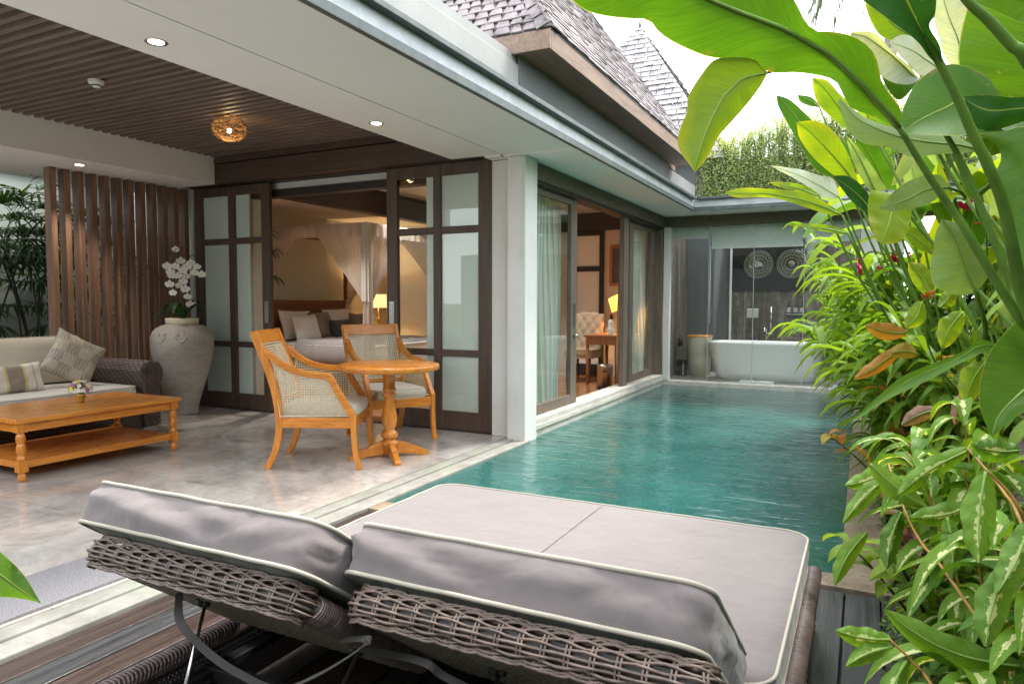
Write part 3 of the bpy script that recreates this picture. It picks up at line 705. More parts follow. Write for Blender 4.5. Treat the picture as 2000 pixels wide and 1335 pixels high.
P('shower_partition_frame', 'plastic', (-1.98, -1.95, 11.9, 11.93, .03, 2.5))
# ------------------------------------------------------------------ bedroom shell
P('bedroom_floor', 'teak_floor', (-8.3, -2.90, 5.89, 10.9, -.1, .01))
P('bedroom_wall', 'bedroom_wall', (-8.35, -8.2, 5.75, 11.0, 0, 2.62))
P('bedroom_wall', 'bedroom_cream', (-8.35, -2.88, 10.9, 11.05, 0, 3.1), (-8.2, -7.4, 5.75, 5.89, 0, 3.1))
P('bedroom_ceiling', 'bedroom_cream', (-8.35, -2.86, 5.89, 10.9, 2.95, 3.0))
P('bedroom_bulkhead', 'bedroom_cream', (-8.35, -6.98, 5.89, 10.9, 2.62, 2.94))
P('ceiling_beam', 'black_wood', (-6.98, -6.80, 5.89, 10.9, 2.58, 2.945))
P('ceiling_beam', 'black_wood', (-6.8, -2.9, 10.76, 10.898, 2.38, 2.66))
d = MB()
for q in ((-4.42,-4.27,10.82,10.895,.01,2.40),(-3.86,-3.80,10.82,10.895,.01,2.40),(-4.27,-3.86,10.82,10.895,2.3,2.40),(-4.27,-3.86,10.82,10.895,1.72,1.80),(-4.27,-3.86,10.82,10.895,.01,.2)): d.box(*q)
idr = d.build('inner_door', M['black_wood'], villa, .002)
boxo('pane', M['frosted'], idr, (-4.27,-3.86,10.85,10.86,.2,1.72), (-4.27,-3.86,10.85,10.86,1.80,2.3))
boxo('handle', M['steel'], idr, -4.36, -4.32, 10.80, 10.818, .95, 1.12)
# downlights
def downlight(p, label, pw=22):
    t = thing('downlight', label, 'downlight', p, 'recessed ceiling downlights')
    m = MB(); m.lathe([(.038,-.001),(.052,-.004),(.055,-.001),(.055,.002)], p, 20); m.build('trim_ring', M['steel'], t)
    m = MB(); m.lathe([(.0001,-.0015),(.036,-.0015),(.036,.001)], p, 20); m.build('lamp', M['spot'], t)
    l = bpy.data.lights.new('spot', 'SPOT'); l.energy = pw; l.color = (1,.92,.82); l.spot_size = R(80); l.spot_blend = .6; l.shadow_soft_size = .03
    lo = bpy.data.objects.new('light', l); scn.collection.objects.link(lo); lo.parent = t; lo.location = (0,0,-.02)
downlight((-3.165, 2.363, 2.499), 'largest lit downlight in the white eave beam, over the lounger end of the terrace')
downlight((-3.172, 4.121, 2.499), 'small lit downlight in the white eave beam near the sliding doors')
downlight((-6.646, 4.118, 2.499), 'lit downlight under the bulkhead above the brown wood fins')
# privacy fins behind the sofa
sc_ = thing('slat_screen', 'screen of twelve upright brown wood fins behind the sofa and clay jar', 'screen', (-7.0, 4.8, 0))
for i in range(12):
    y = 4.03 + i*(5.50-4.03)/11
    boxo('fin', M['fin_wood'], sc_, -7.07, -6.965, y, y+.058, .0, 2.498, bevel=.004)
boxo('base_rail', M['black_wood'], sc_, -7.06, -6.97, 3.98, 5.6, .0005, .04)
# left garden wall and rear boundaries
gw = thing('garden_wall', 'stained grey green boundary wall behind the fins and palms at left', 'wall', (-9.3, 2, 0))
boxo('wall', M['garden_wall'], gw, -9.4, -9.22, -3, 7, -.16, 2.75)
boxo('coping', M['parapet'], gw, -9.43, -9.19, -3, 7, 2.75, 2.82)
gw = thing('garden_wall', 'dark boundary wall behind the tropical planting on the right', 'wall', (2.2, 2, 0))
boxo('wall', M['wall_grey'], gw, 2.15, 2.3, -3.2, 12, -.16, 2.9)
gw = thing('garden_wall', 'boundary wall at the near end of the deck, behind the photographer', 'wall', (-3, -4.2, 0))
boxo('wall', M['wall_grey'], gw, -9.2, 2.1, -4.25, -4.1, -.16, 2.4)
# ================================================================== DAYBED
random.seed(11)
def rrect(w_, l, r, n=7):
    pts = []
    for cx, cy, a0 in ((w_/2-r, l/2-r, 0), (-w_/2+r, l/2-r, PI/2), (-w_/2+r, -l/2+r, PI), (w_/2-r, -l/2+r, 3*PI/2)):
        for k in range(n+1): a = a0 + k/n*PI/2; pts.append((cx+math.cos(a)*r, cy+math.sin(a)*r))
    out = []                                    # resample so straight edges carry vertices
    m = len(pts)
    for i in range(m):
        a = Vector(pts[i]); b_ = Vector(pts[(i+1) % m]); k = max(1, int((b_-a).length/.03))
        for q in range(k): out.append(a.lerp(b_, q/k))
    return out
def cushion(parent, w_, l, h, r, m, mats, names=('mattress', 'underside', 'piping'), top=.012, bot=.0, wr=.006, seed=0, pr=.0055, under=True):
    ol = rrect(w_, l, r); n = len(ol)
    def nz(p, s=1.): return noise.noise(Vector((p[0]*6*s+seed, p[1]*6*s, seed*.7)))
    g = MB(); vs = []
    ks = 7
    for k in range(ks+1):                        # side band with sags and folds
        z = h*k/ks; sag = math.sin(PI*k/ks)
        for p in ol:
            q = Vector((p.x, p.y)); d = Vector((q.x/(w_/2), q.y/(l/2))); d.normalize()
            fold = noise.noise(Vector((p.x*6+z*22+seed, p.y*6+z*8, seed))) * 1.5 + (.35-abs(noise.noise(Vector((p.x*11-z*40, p.y*11+z*12, seed+4)))))*1.5
            q2 = q + d*(sag*(.010 + wr*fold)); vs.append((q2.x, q2.y, z))
    fs = [(k*n+i, k*n+(i+1) % n, (k+1)*n+(i+1) % n, (k+1)*n+i) for k in range(ks) for i in range(n)]
    rings = 14; base = len(vs)
    for j in range(1, rings+1):
        t = 1-j/rings
        for p in ol:
            q = Vector((p.x*t, p.y*t)); vs.append((q.x, q.y, h + top*(1-t**6) + .003*nz(q)*(1-t**8) + .0025*abs(noise.noise(Vector((q.x*4+seed, q.y*26, 2))))*(1-t**10)))
    st = ks*n
    for j in range(rings):
        a = st if j == 0 else base+(j-1)*n; b_ = base+j*n
        fs += [(a+i, a+(i+1) % n, b_+(i+1) % n, b_+i) for i in range(n)]
    g.add(vs, fs, True); g.xf(m); body = g.build(names[0], mats[0], parent)
    if under:
        g = MB(); vs = [(p.x, p.y, 0) for p in ol]; fs = []
        for j in range(1, 9):
            t = 1-j/8
            for p in ol: vs.append((p.x*t, p.y*t, -bot*(1-t**3) + .004*nz(p*t, 1.5)))
            fs += [((j-1)*n+(i+1) % n, (j-1)*n+i, j*n+i, j*n+(i+1) % n) for i in range(n)]
        g.add(vs, fs, True); g.xf(m); g.build(names[1], mats[1], body)
    g = MB()
    for z, k in ((h+.001, 1), (.0, 1)):
        g.tube([m @ Vector((p.x*1.004, p.y*1.004, z + .0015*noise.noise(Vector((p.x*12, p.y*12, z+seed))))) for p in ol], pr, 7, True, up=m.to_3x3() @ Vector((0,0,1)))
    g.build(names[2], mats[2], body)
    return body
bed_ = thing('daybed', 'double rattan daybed with taupe mattress and two raised backrests on the wet deck', 'daybed', (-.97, 1.9, -.018))
BX0, BX1, BY0, BY1, RZ = -1.765, -.145, .55, 2.84, .185
def T(x, y, z): return Matrix.Translation((x, y, z))
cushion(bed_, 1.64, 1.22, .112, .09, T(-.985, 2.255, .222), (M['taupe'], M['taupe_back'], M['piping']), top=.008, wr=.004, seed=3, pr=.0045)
g = MB(); g.tube([(-.985, 1.68+.01*k, .3455+.0004*math.sin(k)) for k in range(117)], .0016, 5); g.build('seam', M['taupe'], bed_)
# rails wound with strand
def wound(path, rad, sr, pitch, mb, lean=.35, sq=(1,1), up=(0,0,1), seg=12):
    """closed loops of strand wound round a path, each leaning"""
    path = [Vector(p) for p in path]; L = [0]
    for a, b_ in zip(path, path[1:]): L.append(L[-1] + (b_-a).length)
    s_ = 0; i = 0; up = Vector(up)
    while s_ < L[-1]:
        while L[i+1] < s_: i += 1
        t = (s_-L[i])/(L[i+1]-L[i]); p = path[i].lerp(path[i+1], t); d = (path[i+1]-path[i]).normalized()
        a = d.cross(up).normalized(); u2 = a.cross(d); rr = rad(s_/L[-1]) if callable(rad) else rad
        j = random.uniform(-.0006, .0006)
        loop = [p + a*math.cos(q)*(rr*sq[0]+j) + u2*math.sin(q)*(rr*sq[1]+j) + d*math.sin(q+.6)*lean*rr for q in (2*PI*k/seg for k in range(seg))]
        mb.tube(loop, sr, 5, True, up=d + V(.01,.02,.01)); s_ += pitch
def core(path, rad, sq=(1,1), up=(0,0,1)):
    g = MB(); g.sweep(path, [(math.cos(2*PI*q/12)*rad*sq[0], math.sin(2*PI*q/12)*rad*sq[1]) for q in range(12)], up); return g
for x in (BX0, BX1):
    path = [(x, BY0 + (BY1-BY0)*k/30, RZ) for k in range(31)]
    c_ = core(path, .024).build('side_rail', M['black_wood'], bed_)
    g = MB(); wound(path, .027, .0058, .0122, g, .8); g.build('rattan_binding', M['strand_pink'], c_)
    xs = x+.004 if x == BX0 else x
    g = MB()
    g.box(x-.004, x+.004, BY0, BY1, -.008, RZ-.012)
    g.build('side_panel', M['open_weave'] if x == BX0 else M['wick_tex'], bed_)
path = [(BX0 + (BX1-BX0)*k/20, BY1, RZ) for k in range(21)]
c_ = core(path, .019).build('foot_rail', M['black_wood'], bed_); g = MB(); wound(path, .022, .0046, .0098, g, .75); g.build('rattan_binding', M['strand_pink'], c_)
path = [(BX0 + (BX1-BX0)*k/20, BY0, RZ) for k in range(21)]
c_ = core(path, .019).build('head_rail', M['black_wood'], bed_); g = MB(); wound(path, .022, .0046, .0098, g, .75); g.build('rattan_binding', M['strand_pink'], c_)
boxo('foot_panel', M['wick_tex'], bed_, BX0, BX1, BY1-.004, BY1+.004, -.008, RZ-.012)
# woven outside of the right-hand side: herringbone of strands
g = MB(); 
for j in range(15):
    z = -.02 + j*.0128
    for s_, ph in ((1, 0),):
        pts = [(BX1+.008+.0045*math.cos(PI*k + PI*(j % 2)), 1.35+.025*k, z+.001*math.sin(k)) for k in range(60)]
        g.tube(pts, .0056, 5, up=(0,0,1))
for k in range(60): g.tube([(BX1+.008, 1.3625+.025*k, -.02), (BX1+.008, 1.3625+.025*k, RZ-.01)], .004, 5, up=(1,0,0))
g.build('woven_side', M['strand'], bed_)
boxo('frame', M['black_metal'], bed_, (-1.74,-1.70,BY0,BY1,.10,.125), (-.99,-.95,BY0,BY1,.10,.14), (-.21,-.17,BY0,BY1,.10,.125), (-1.74,-.17,1.40,1.44,.09,.13), (-1.74,-.17,2.78,2.81,.10,.125), (-1.735,-1.70,0.95,.985,-.015,.15), (-1.735,-1.70,1.42,1.45,-.015,.15), (-1.735,-1.70,1.95,1.98,-.015,.15), (-.99,-.955,1.40,1.435,-.015,.12), (-1.74,-.17,.70,.73,.02,.05), bevel=.003)
boxo('support_slats', M['black_metal'], bed_, -1.735, -.175, 1.66, 2.81, .19, .215)
for x, y in ((-1.74,.6),(-.17,.6),(-1.74,2.79),(-.17,2.79)): boxo('leg', M['black_metal'], bed_, x-.02, x+.02, y-.02, y+.02, -.018, .1, bevel=.003)

def backrest(x0, x1, Yh, zh, ang, length, clen, seed, cw=.055, cs=0.):
    """hinged panel: s runs up the slope, n towards the sitter"""
    a = R(ang); S = Vector((0,-math.cos(a),math.sin(a))); Nn = Vector((0,math.sin(a),math.cos(a)))
    O = Vector((0, Yh, zh))
    def W(x, s_, n_): return O + Vector((x,0,0)) + S*s_ + Nn*n_
    mat4 = Matrix(((1,0,0,0),(0,-S.y,Nn.y,0),(0,-S.z,Nn.z,0),(0,0,0,1)))
    xc = (x0+x1)/2
    hgt = .026; rx = .045
    # core panel (underside weave)
    g = MB(); prof = []
    g.prism([W(x0+.02, -.02, -hgt+.004), W(x1-.02, -.02, -hgt+.004), W(x1-.02, length-.01, -hgt+.004), W(x0+.02, length-.01, -hgt+.004)], Nn*(2*hgt-.008))
    pan = g.build('backrest_panel', M['wick_under'], bed_, .004)
    # underside woven courses: shallow wavy strands
    g = MB(); ncol = int((x1-x0-.04)/.021)
    for j in range(int((length-.04)/.0125)):
        s_ = .0+j*.0125
        g.tube([W(x0+.02+.021*k, s_, -hgt+.001-.0028*math.cos(PI*(k+j))) for k in range(ncol+1)], .0052, 4, up=Nn)
    g.build('underside_weave', M['strand_pale'], pan)
    # head edge: path with rounded corners, woven strands over paired ribs
    path = []; nx = []
    for k in range(6): t = k/5*PI/2; path.append((x0+rx-rx*math.cos(t), length-rx+rx*math.sin(t))); nx.append((-math.cos(t), math.sin(t)))
    m_ = int((x1-x0-2*rx)/.0155)
    for k in range(1, m_): path.append((x0+rx+(x1-x0-2*rx)*k/m_, length)); nx.append((0, 1))
    for k in range(6): t = k/5*PI/2; path.append((x1-rx+rx*math.sin(t), length-rx+rx*math.cos(t))); nx.append((math.sin(t), math.cos(t)))
    def E(i, phi, off):
        (px_, ps), (ax, as_) = path[i], nx[i]; c = math.cos(phi); s_ = math.sin(phi)
        r1, r2 = .014+off, hgt+off
        return W(px_+ax*(c*r1), ps+as_*(c*r1), s_*r2)
    g = MB(); np_ = len(path)
    vs = [E(i, ph, -.004) for i in range(np_) for ph in (-PI/2, -PI/4, 0, PI/4, PI/2)]
    g.add(vs, [(i*5+q, (i+1)*5+q, (i+1)*5+q+1, i*5+q+1) for i in range(np_-1) for q in range(4)], True)
    edge = g.build('woven_edge', M['black_wood'], bed_)
    g = MB(); rows_ = 8
    for r_ in range(rows_):
        ph = -PI/2 + PI*(r_+.5)/rows_
        ph2 = ph
        pts = []
        for i in range(np_):
            wv = math.cos(PI*(i/3.0) + PI*(r_ % 2)); jit = noise.noise(Vector((i*.21, r_*3.7, seed)))*.06
            pts.append(E(i, ph2+jit*.7+.03*wv, 0.0026 + .0044*wv))
        g.tube(pts, 0.0032+random.uniform(-.0002,.0002), 6, up=Nn)
        pts = [p + Nn*.0052 for p in pts]
    for sgn in (1, -1):                           # scalloped braid along both borders
        for lay in range(3):
            i0 = lay
            pts = []
            for i in range(np_):
                t = (i+lay*1.0) % 3.0/3.0
                pts.append(E(i, sgn*(PI/2*.92), .002+.006*abs(math.sin(PI*(i+lay)/6.0))) + Nn*(sgn*.006*abs(math.sin(PI*(i+lay*2)/6.0))))
            g.tube(pts, .0033, 5, up=Nn)
    for i in range(1, np_-1):
        if i % 3 == 1:
            for dd in (-.0038, .0038):
                t_ = Vector((nx[i][1], 0, 0))
                g.tube([E(i, -PI/2+PI*k/8, .0018) + V(dd*nx[i][1], 0, 0) + S*(-dd*nx[i][0]) for k in range(9)], .0028, 5, up=(1,0,0))
    g.build('woven_strands', M['strand'], edge)
    # wound side rails
    for x in (x0, x1):
        pth = [W(x + (.004 if x == x0 else -.004), length-rx-.01-(length-rx-.0)*k/16, 0) for k in range(17)]
        c2 = MB(); c2.sweep(pth, [(math.cos(2*PI*q/12)*.020, math.sin(2*PI*q/12)*(hgt-.001)) for q in range(12)], Nn)
        c_ = c2.build('side_rail', M['black_wood'], bed_)
        g = MB(); wound(pth, 1., .0040, .0084, g, .012, (.0225, hgt+.002), Nn); g.build('rattan_binding', M['strand_pink'], c_)
    # mattress section
    m = Matrix.Translation(W(xc+cs, .01+clen/2, .054)) @ mat4
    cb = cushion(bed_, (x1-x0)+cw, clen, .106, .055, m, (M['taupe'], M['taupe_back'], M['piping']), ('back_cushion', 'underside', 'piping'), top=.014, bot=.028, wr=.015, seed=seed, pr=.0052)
    return W
W1 = backrest(-1.745, -1.045, 1.535, .245, 37, .575, .602, 5, .095, -.028)
W2 = backrest(-.955, -.205, 1.60, .245, 36.5, .575, .580, 9, .03, -.035)
# webbing straps under the backrests, adjusting rods and knobs
def strapm(pts, w_=.019, t_=.0015, up=(0,1,.2)):
    pts = crom(pts, 6); g = MB(); g.bar(pts, t_, w_, up=up); return g
strapm([W1(-1.55,.42,-.03), at(352,1212,1.60), at(400,1268,1.55), at(462,1312,1.51), at(540,1345,1.48), at(610,1322,1.45), at(680,1282,1.42), at(718,1248,1.40), W1(-1.03,.40,-.034)]).build('strap', M['strap'], bed_)
strapm([W1(-1.035,.30,-.032), at(820,1290,1.40), at(865,1318,1.38), at(930,1350,1.36), at(1000,1372,1.35), at(1100,1380,1.33)]).build('strap', M['strap'], bed_)
for pa, pb in ((W1(-1.50,.37,-.035), at(350,1390,1.62)), (W1(-1.10,.22,-.035), at(640,1400,1.45)), (W2(-.70,.30,-.035), at(905,1500,1.4))):
    g = MB(); g.tube([pa, pb], .005, 8); g.build('support_rod', M['steel'], bed_)
    g = MB(); g.tube([pa+V(-.025,0,.002), pa+V(-.004,0,.002)], .012, 12, up=(0,1,0)); g.tube([pa+V(-.002,0,.002), pa+V(.012,0,.002)], .009, 10, up=(0,1,0)); g.build('knob', M['black_metal'], bed_)

# ================================================================== ARMCHAIRS AND ROUND TABLE
def arm_z(y): # top line of the arm, concave
    return interp([V(0,0,.84),V(0,0,.755),V(0,0,.70),V(0,0,.665),V(0,0,.645),V(0,0,.635)], max(0, min(1, (y+.06)/.42))).z
def make_chair():
    t = thing('armchair', 'x', 'armchair', local=True)
    WF, WB, SD = .295, .255, .56
    def sx(y): return WB + (WF-WB)*max(0, min(1, y/SD))
    stile = [(-.085,0.),(-.035,.10),(0,.22),(.01,.36),(-.005,.52),(-.045,.68),(-.105,.85),(-.165,1.0)]
    for s in (-1, 1):
        pts = crom([(s*WB, y, z) for y, z in stile], 4)
        MB().bar(pts, .036, .048, up=(0,1,0), scl=[(1, .85 + .35*min(1, i/len(pts)*1.8)) for i in range(len(pts))]).build('rear_leg', M['teak_z'], t, .004)
        fl = crom([(s*WF, SD+.035, 0.), (s*WF, SD+.005, .14), (s*WF, SD-.005, .29), (s*WF, SD-.005, .405)], 4)
        MB().bar(fl, .038, .046, up=(0,1,0), scl=[(1, .72+.28*i/(len(fl)-1)) for i in range(len(fl))]).build('front_leg', M['teak_z'], t, .004)
        ar = crom([(s*WB, -.085, .86), (s*sx(.0), .01, .78), (s*sx(.11), .11, .725), (s*sx(.23), .23, .695), (s*sx(.345), .345, .685), (s*sx(.39), .39, .665), (s*sx(.435), .435, .585), (s*sx(.50), .50, .475), (s*WF, SD-.005, .39)], 4)
        MB().bar(ar, .047, .038, up=(1,0,0), scl=None).build('arm', M['teak_y'], t, .005)
        MB().prism([(s*(sx(0)-.014), .02, .305), (s*(sx(0)+.014), .02, .305), (s*(WF+.014), SD-.02, .305), (s*(WF-.014), SD-.02, .305)], (0,0,.075)).build('side_rail', M['teak_y'], t, .003)
        # cane side panel
        def top(y):
            k = [(-.02,.775),(.01,.755),(.11,.70),(.23,.668),(.345,.658),(.385,.63),(.43,.56),(.49,.45),(.535,.388)]
            for (a, za), (b_, zb) in zip(k, k[1:]):
                if y <= b_: return za + (zb-za)*(y-a)/(b_-a)
            return .386
        g = MB(); ys = [-.0+.535*i/24 for i in range(25)]
        vs = []; uv = {}
        for i, y in enumerate(ys):
            for j in range(9):
                z = .383 + (top(y)-.383)*j/8; yy = y if j < 8 else y
                if i == 0: yy = .012 - .035*max(0, (z-.45)/.3)
                uv[len(vs)] = (yy/.018, z/.018); vs.append((s*(sx(yy)), yy, z))
        g.add(vs, [(i*9+j, (i+1)*9+j, (i+1)*9+j+1, i*9+j+1) for i in range(24) for j in range(8)], True); g.uv = uv
        pan = g.build('cane_panel', M['cane'], t)
        g = MB(); edge = [V(s*(sx(y)+.003*s*s), y, top(y)-.004) for y in ys]
        for off in (-.006, .006):
            lp = [p+V(off,0,0) for p in edge] + [V(s*sx(.4)+off, .535, .388), V(s*sx(.2)+off, .02, .388), V(s*sx(0)+off, -.018, .70)]
            g.tube(lp, .004, 5, True, up=(1,0,0))
        g.build('cane_edging', M['cane_edge'], pan)
    MB().prism([(-WF+.02, SD-.018, .305), (WF-.02, SD-.018, .305), (WF-.02, SD+.008, .305), (-WF+.02, SD+.008, .305)], (0,0,.075)).build('front_rail', M['teak_x'], t, .003)
    MB().prism([(-WB+.02, -.005, .305), (WB-.02, -.005, .305), (WB-.02, .02, .305), (-WB+.02, .02, .305)], (0,0,.075)).build('back_rail', M['teak_x'], t, .003)
    # top rail, slightly bowed
    g = MB(); pts = [(-WB-.018+(2*WB+.036)*i/10, -.145-.03*math.sin(PI*i/10)+.0, .955) for i in range(11)]
    g.sweep(pts, [(-.014,-.052),(.014,-.052),(.014,.052),(-.014,.052)], (0,-.38,1), smooth=False); g.build('top_rail', M['teak_x'], t, .004)
    g = MB(); pts = [(-WB+(2*WB)*i/10, -.012-.02*math.sin(PI*i/10), .49) for i in range(11)]
    g.sweep(pts, [(-.012,-.02),(.012,-.02),(.012,.02),(-.012,.02)], (0,-.2,1), smooth=False); g.build('lower_rail', M['teak_x'], t, .003)
    g = MB(); ybk = lambda z: -.012 - .11*((z-.5)/.38)**1.3 if z > .5 else -.012
    vs = []; uv = {}
    for i in range(13):
        for j in range(9):
            x = (-WB+.016)+(2*WB-.032)*i/12; z = .505+.40*j/8
            uv[len(vs)] = (x/.018, z/.018); vs.append((x, ybk(z)-.022*math.sin(PI*i/12)+.01, z))
    g.add(vs, [(i*9+j, (i+1)*9+j, (i+1)*9+j+1, i*9+j+1) for i in range(12) for j in range(8)], True); g.uv = uv
    pan = g.build('cane_back', M['cane'], t)
    g = MB(); lp = [vs[i*9+0] for i in range(13)] + [vs[12*9+j] for j in range(1, 9)] + [vs[i*9+8] for i in range(11, -1, -1)] + [vs[j] for j in range(7, 0, -1)]
    g.tube([Vector(p)+V(0,.005,0) for p in lp], .0045, 5, True, up=(0,1,.1)); g.build('cane_edging', M['cane_edge'], pan)
    cushion(t, 2*WB-.035, .53, .075, .05, T(0, .295, .385), (M['seat_fabric'], M['seat_fabric'], M['seat_fabric']), ('seat_cushion', 'underside', 'piping'), top=.022, wr=.003, seed=2, pr=.003)
    return t
ch = make_chair()
ch['label'] = 'orange teak and cane armchair in front, left of the round table, seen from its side'
ch['group'] = 'cane armchairs at the round table'
ch.location = (-3.90, 3.955, 0); ch.rotation_euler = (0, 0, R(-62))
c2 = copy_tree(ch, (-4.03, 5.21, 0), R(-120), 'orange teak and cane armchair behind the round table, its cane back against the doors')
t = thing('round_table', 'round orange teak pedestal table between the two cane armchairs', 'table', (-3.30, 4.42, 0))
tc = V(-3.30, 4.42, 0)
MB().lathe([(.0001,.738),(.37,.738),(.385,.734),(.392,.723),(.392,.698),(.384,.690),(.0001,.690)], tc, 56).build('tabletop', M['teak_x'], t)
MB().lathe([(.0001,.689),(.11,.689),(.11,.66),(.05,.655),(.045,.55),(.052,.545),(.052,.53),(.047,.525),(.046,.505),(.056,.498),(.056,.485),(.044,.478),(.038,.45),(.045,.40),(.058,.34),(.062,.30),(.055,.255),(.042,.225),(.040,.215),(.058,.205),(.068,.18),(.062,.155),(.046,.148),(.05,.135),(.07,.128),(.07,.10),(.058,.095),(.058,.03),(.0001,.03)], tc, 32).build('pedestal', M['teak_z'], t)
for k in range(4):
    a = R(-42 + 90*k); d = V(math.cos(a), math.sin(a), 0); pr_ = [(.04,.03),(.04,.13),(.10,.12),(.17,.095),(.175,.08),(.20,.082),(.30,.035),(.315,.02),(.315,0.),(.26,0.),(.18,.02),(.08,.03)]
    sdv = V(-d.y, d.x, 0)
    MB().prism([tc + d*r_ + V(0,0,z) - sdv*.022 for r_, z in pr_], sdv*.044).build('foot', M['teak_x'], t, .003)

# ================================================================== COFFEE TABLE
t = thing('coffee_table', 'long orange teak coffee table with turned legs and a low shelf', 'coffee table', (-5.4, 3.25, 0))
X0, X1, Y0, Y1 = -5.80, -5.02, 2.64, 3.86
g = MB(); 
for i in range(6):
    a = X0+.07+(X1-X0-.14)*i/6; g.box(a+.001, a+(X1-X0-.14)/6-.001, Y0+.09, Y1-.09, .402, .4285)
g.box(X0-.02, X0+.068, Y0-.02, Y1+.02, .40, .43); g.box(X1-.068, X1+.02, Y0-.02, Y1+.02, .40, .43)
g.box(X0+.07, X1-.07, Y0-.02, Y0+.088, .40, .43); g.box(X0+.07, X1-.07, Y1-.088, Y1+.02, .40, .43)
g.build('tabletop', M['teak_y'], t, .003)
boxo('apron', M['teak_y'], t, (X0+.02, X0+.042, Y0+.03, Y1-.03, .335, .399), (X1-.042, X1-.02, Y0+.03, Y1-.03, .335, .399), (X0+.05, X1-.05, Y0+.012, Y0+.03, .335, .399), (X0+.05, X1-.05, Y1-.03, Y1-.012, .335, .399), bevel=.002)
boxo('shelf', M['teak_y'], t, *[(X0+.03+(X1-X0-.06)*i/6+.0008, X0+.03+(X1-X0-.06)*(i+1)/6-.0008, Y0+.03, Y1-.03, .115, .135) for i in range(6)], bevel=.001)
boxo('shelf_edge', M['teak_y'], t, (X1-.035, X1-.018, Y0+.03, Y1-.03, .09, .137), (X0+.018, X0+.035, Y0+.03, Y1-.03, .09, .137), (X0+.04, X1-.04, Y0+.018, Y0+.034, .09, .137), bevel=.002)
for x in (X0+.028, X1-.028):
    for y in (Y0+.03, Y1-.03):
        g = MB(); g.box(x-.03, x+.03, y-.03, y+.03, .335, .398); g.box(x-.03, x+.03, y-.03, y+.03, .065, .145)
        g.lathe([(.024,.334),(.021,.325),(.027,.315),(.030,.295),(.029,.272),(.022,.258),(.029,.245),(.031,.215),(.027,.19),(.020,.178),(.028,.165),(.030,.152),(.026,.146)], (x, y, 0), 18)
        g.lathe([(.024,.064),(.018,.058),(.026,.045),(.028,.028),(.024,.01),(.016,0),(.0001,0)], (x, y, 0), 18)
        g.build('leg', M['teak_z'], t, .002)
# small bouquet in a brass cup
t = thing('flower_bouquet', 'small brass cup of white, yellow and purple daisies on the coffee table', 'flowers', (-5.46, 3.33, .43))
c = V(-5.46, 3.33, .43)
MB().lathe([(.0001,.001),(.028,.001),(.026,.01),(.034,.03),(.036,.055),(.04,.066),(.036,.066),(.032,.05),(.0001,.05)], c, 24).build('cup', M['brass'], t)
random.seed(4)
fm = {k: MB() for k in ('petal', 'petal_y', 'petal_p', 'leaf_small')}
def disc_flower(mb, p, nrm, r, n=9, w_=.45):
    nrm = nrm.normalized(); a = nrm.cross(V(.3,.2,.9)).normalized(); b_ = nrm.cross(a)
    for k in range(n):
        q = 2*PI*k/n; d = a*math.cos(q)+b_*math.sin(q); s_ = nrm.cross(d)*r*w_
        mb.add([p+d*r*.15-s_*.3, p+d*r*.15+s_*.3, p+d*r*.75+s_*.8+nrm*r*.12, p+d*r+nrm*r*.02, p+d*r*.75-s_*.8+nrm*r*.12], [(0,1,2,3,4)])
for k in range(44):
    d = V(random.gauss(0,1), random.gauss(0,1), abs(random.gauss(.6,.6))).normalized(); p = c + V(0,0,.10) + V(d.x*.085, d.y*.085, d.z*.07)
    mk = random.choices(['petal', 'petal_y', 'petal_p'], [.82, .08, .10])[0]
    disc_flower(fm[mk], p, d, random.uniform(.016,.021), 9, .55)
    if mk == 'petal': disc_flower(fm['petal_y'], p+d*.002, d, .005, 7, .8)
for k in range(70):
    d = V(random.gauss(0,1), random.gauss(0,1), random.gauss(.2,.5)).normalized(); p = c+V(0,0,.085)+d*random.uniform(.03,.09); e = d.cross(V(0,0,1)).normalized()*.006
    fm['leaf_small'].add([p-e, p+e, p+d*.03+e*.3, p+d*.03-e*.3], [(0,1,2,3)])
fl = fm['petal'].build('white_flowers', M['petal'], t); fm['petal_y'].build('yellow_flowers', M['petal_y'], t); fm['petal_p'].build('purple_flowers', M['petal_p'], t); fm['leaf_small'].build('foliage', M['leaf_small'], t)

# ================================================================== SOFA AND CUSHIONS
t = thing('sofa', 'brown woven rattan sofa with cream seat and back cushions by the fins', 'sofa', (-6.4, 3.2, 0))
FX = -5.92
boxo('base', M['wick_sofa'], t, -6.93, FX-.03, 1.62, 4.20, .05, .31, bevel=.02)
boxo('back_frame', M['wick_sofa'], t, -6.94, -6.78, 1.62, 4.42, .05, .66, bevel=.03)
for y0_, y1_ in ((4.17, 4.39), (1.40, 1.62)):
    prof = [(y0_+.03,.05),(y1_-.03,.05),(y1_-.03,.42),(y1_+.015,.50),(y1_+.02,.58),(y1_-.02,.645),(y0_+.11,.668),(y0_+.02,.645),(y0_-.01,.58),(y0_+.01,.50),(y0_+.03,.42)]
    g = MB(); g.prism([(-6.93, a, z) for a, z in prof], (FX+6.93, 0, 0)); g.build('arm', M['wick_sofa'], t, .02)
    g = MB()
    for j in range(40):
        z = .07 + j*.0148; wv = [(FX+.004+.004*math.cos(PI*(k+j)), y0_+.03+(y1_-y0_-.06)*k/8, z) for k in range(9)]
        if z < .63: g.tube(wv, .006, 5)
    g.build('woven_front', M['strand'], t)
g = MB()
for j in range(16):
    z = .06 + j*.0155; g.tube([(FX-.026+.004*math.cos(PI*(k+j)), 1.64+.028*k, z) for k in range(91)], .006, 4)
g.build('woven_base_front', M['strand'], t)
boxo('foot', M['steel'], t, (-6.0,-5.94,4.2,4.35,0,.05), (-6.0,-5.94,1.45,1.6,0,.05))
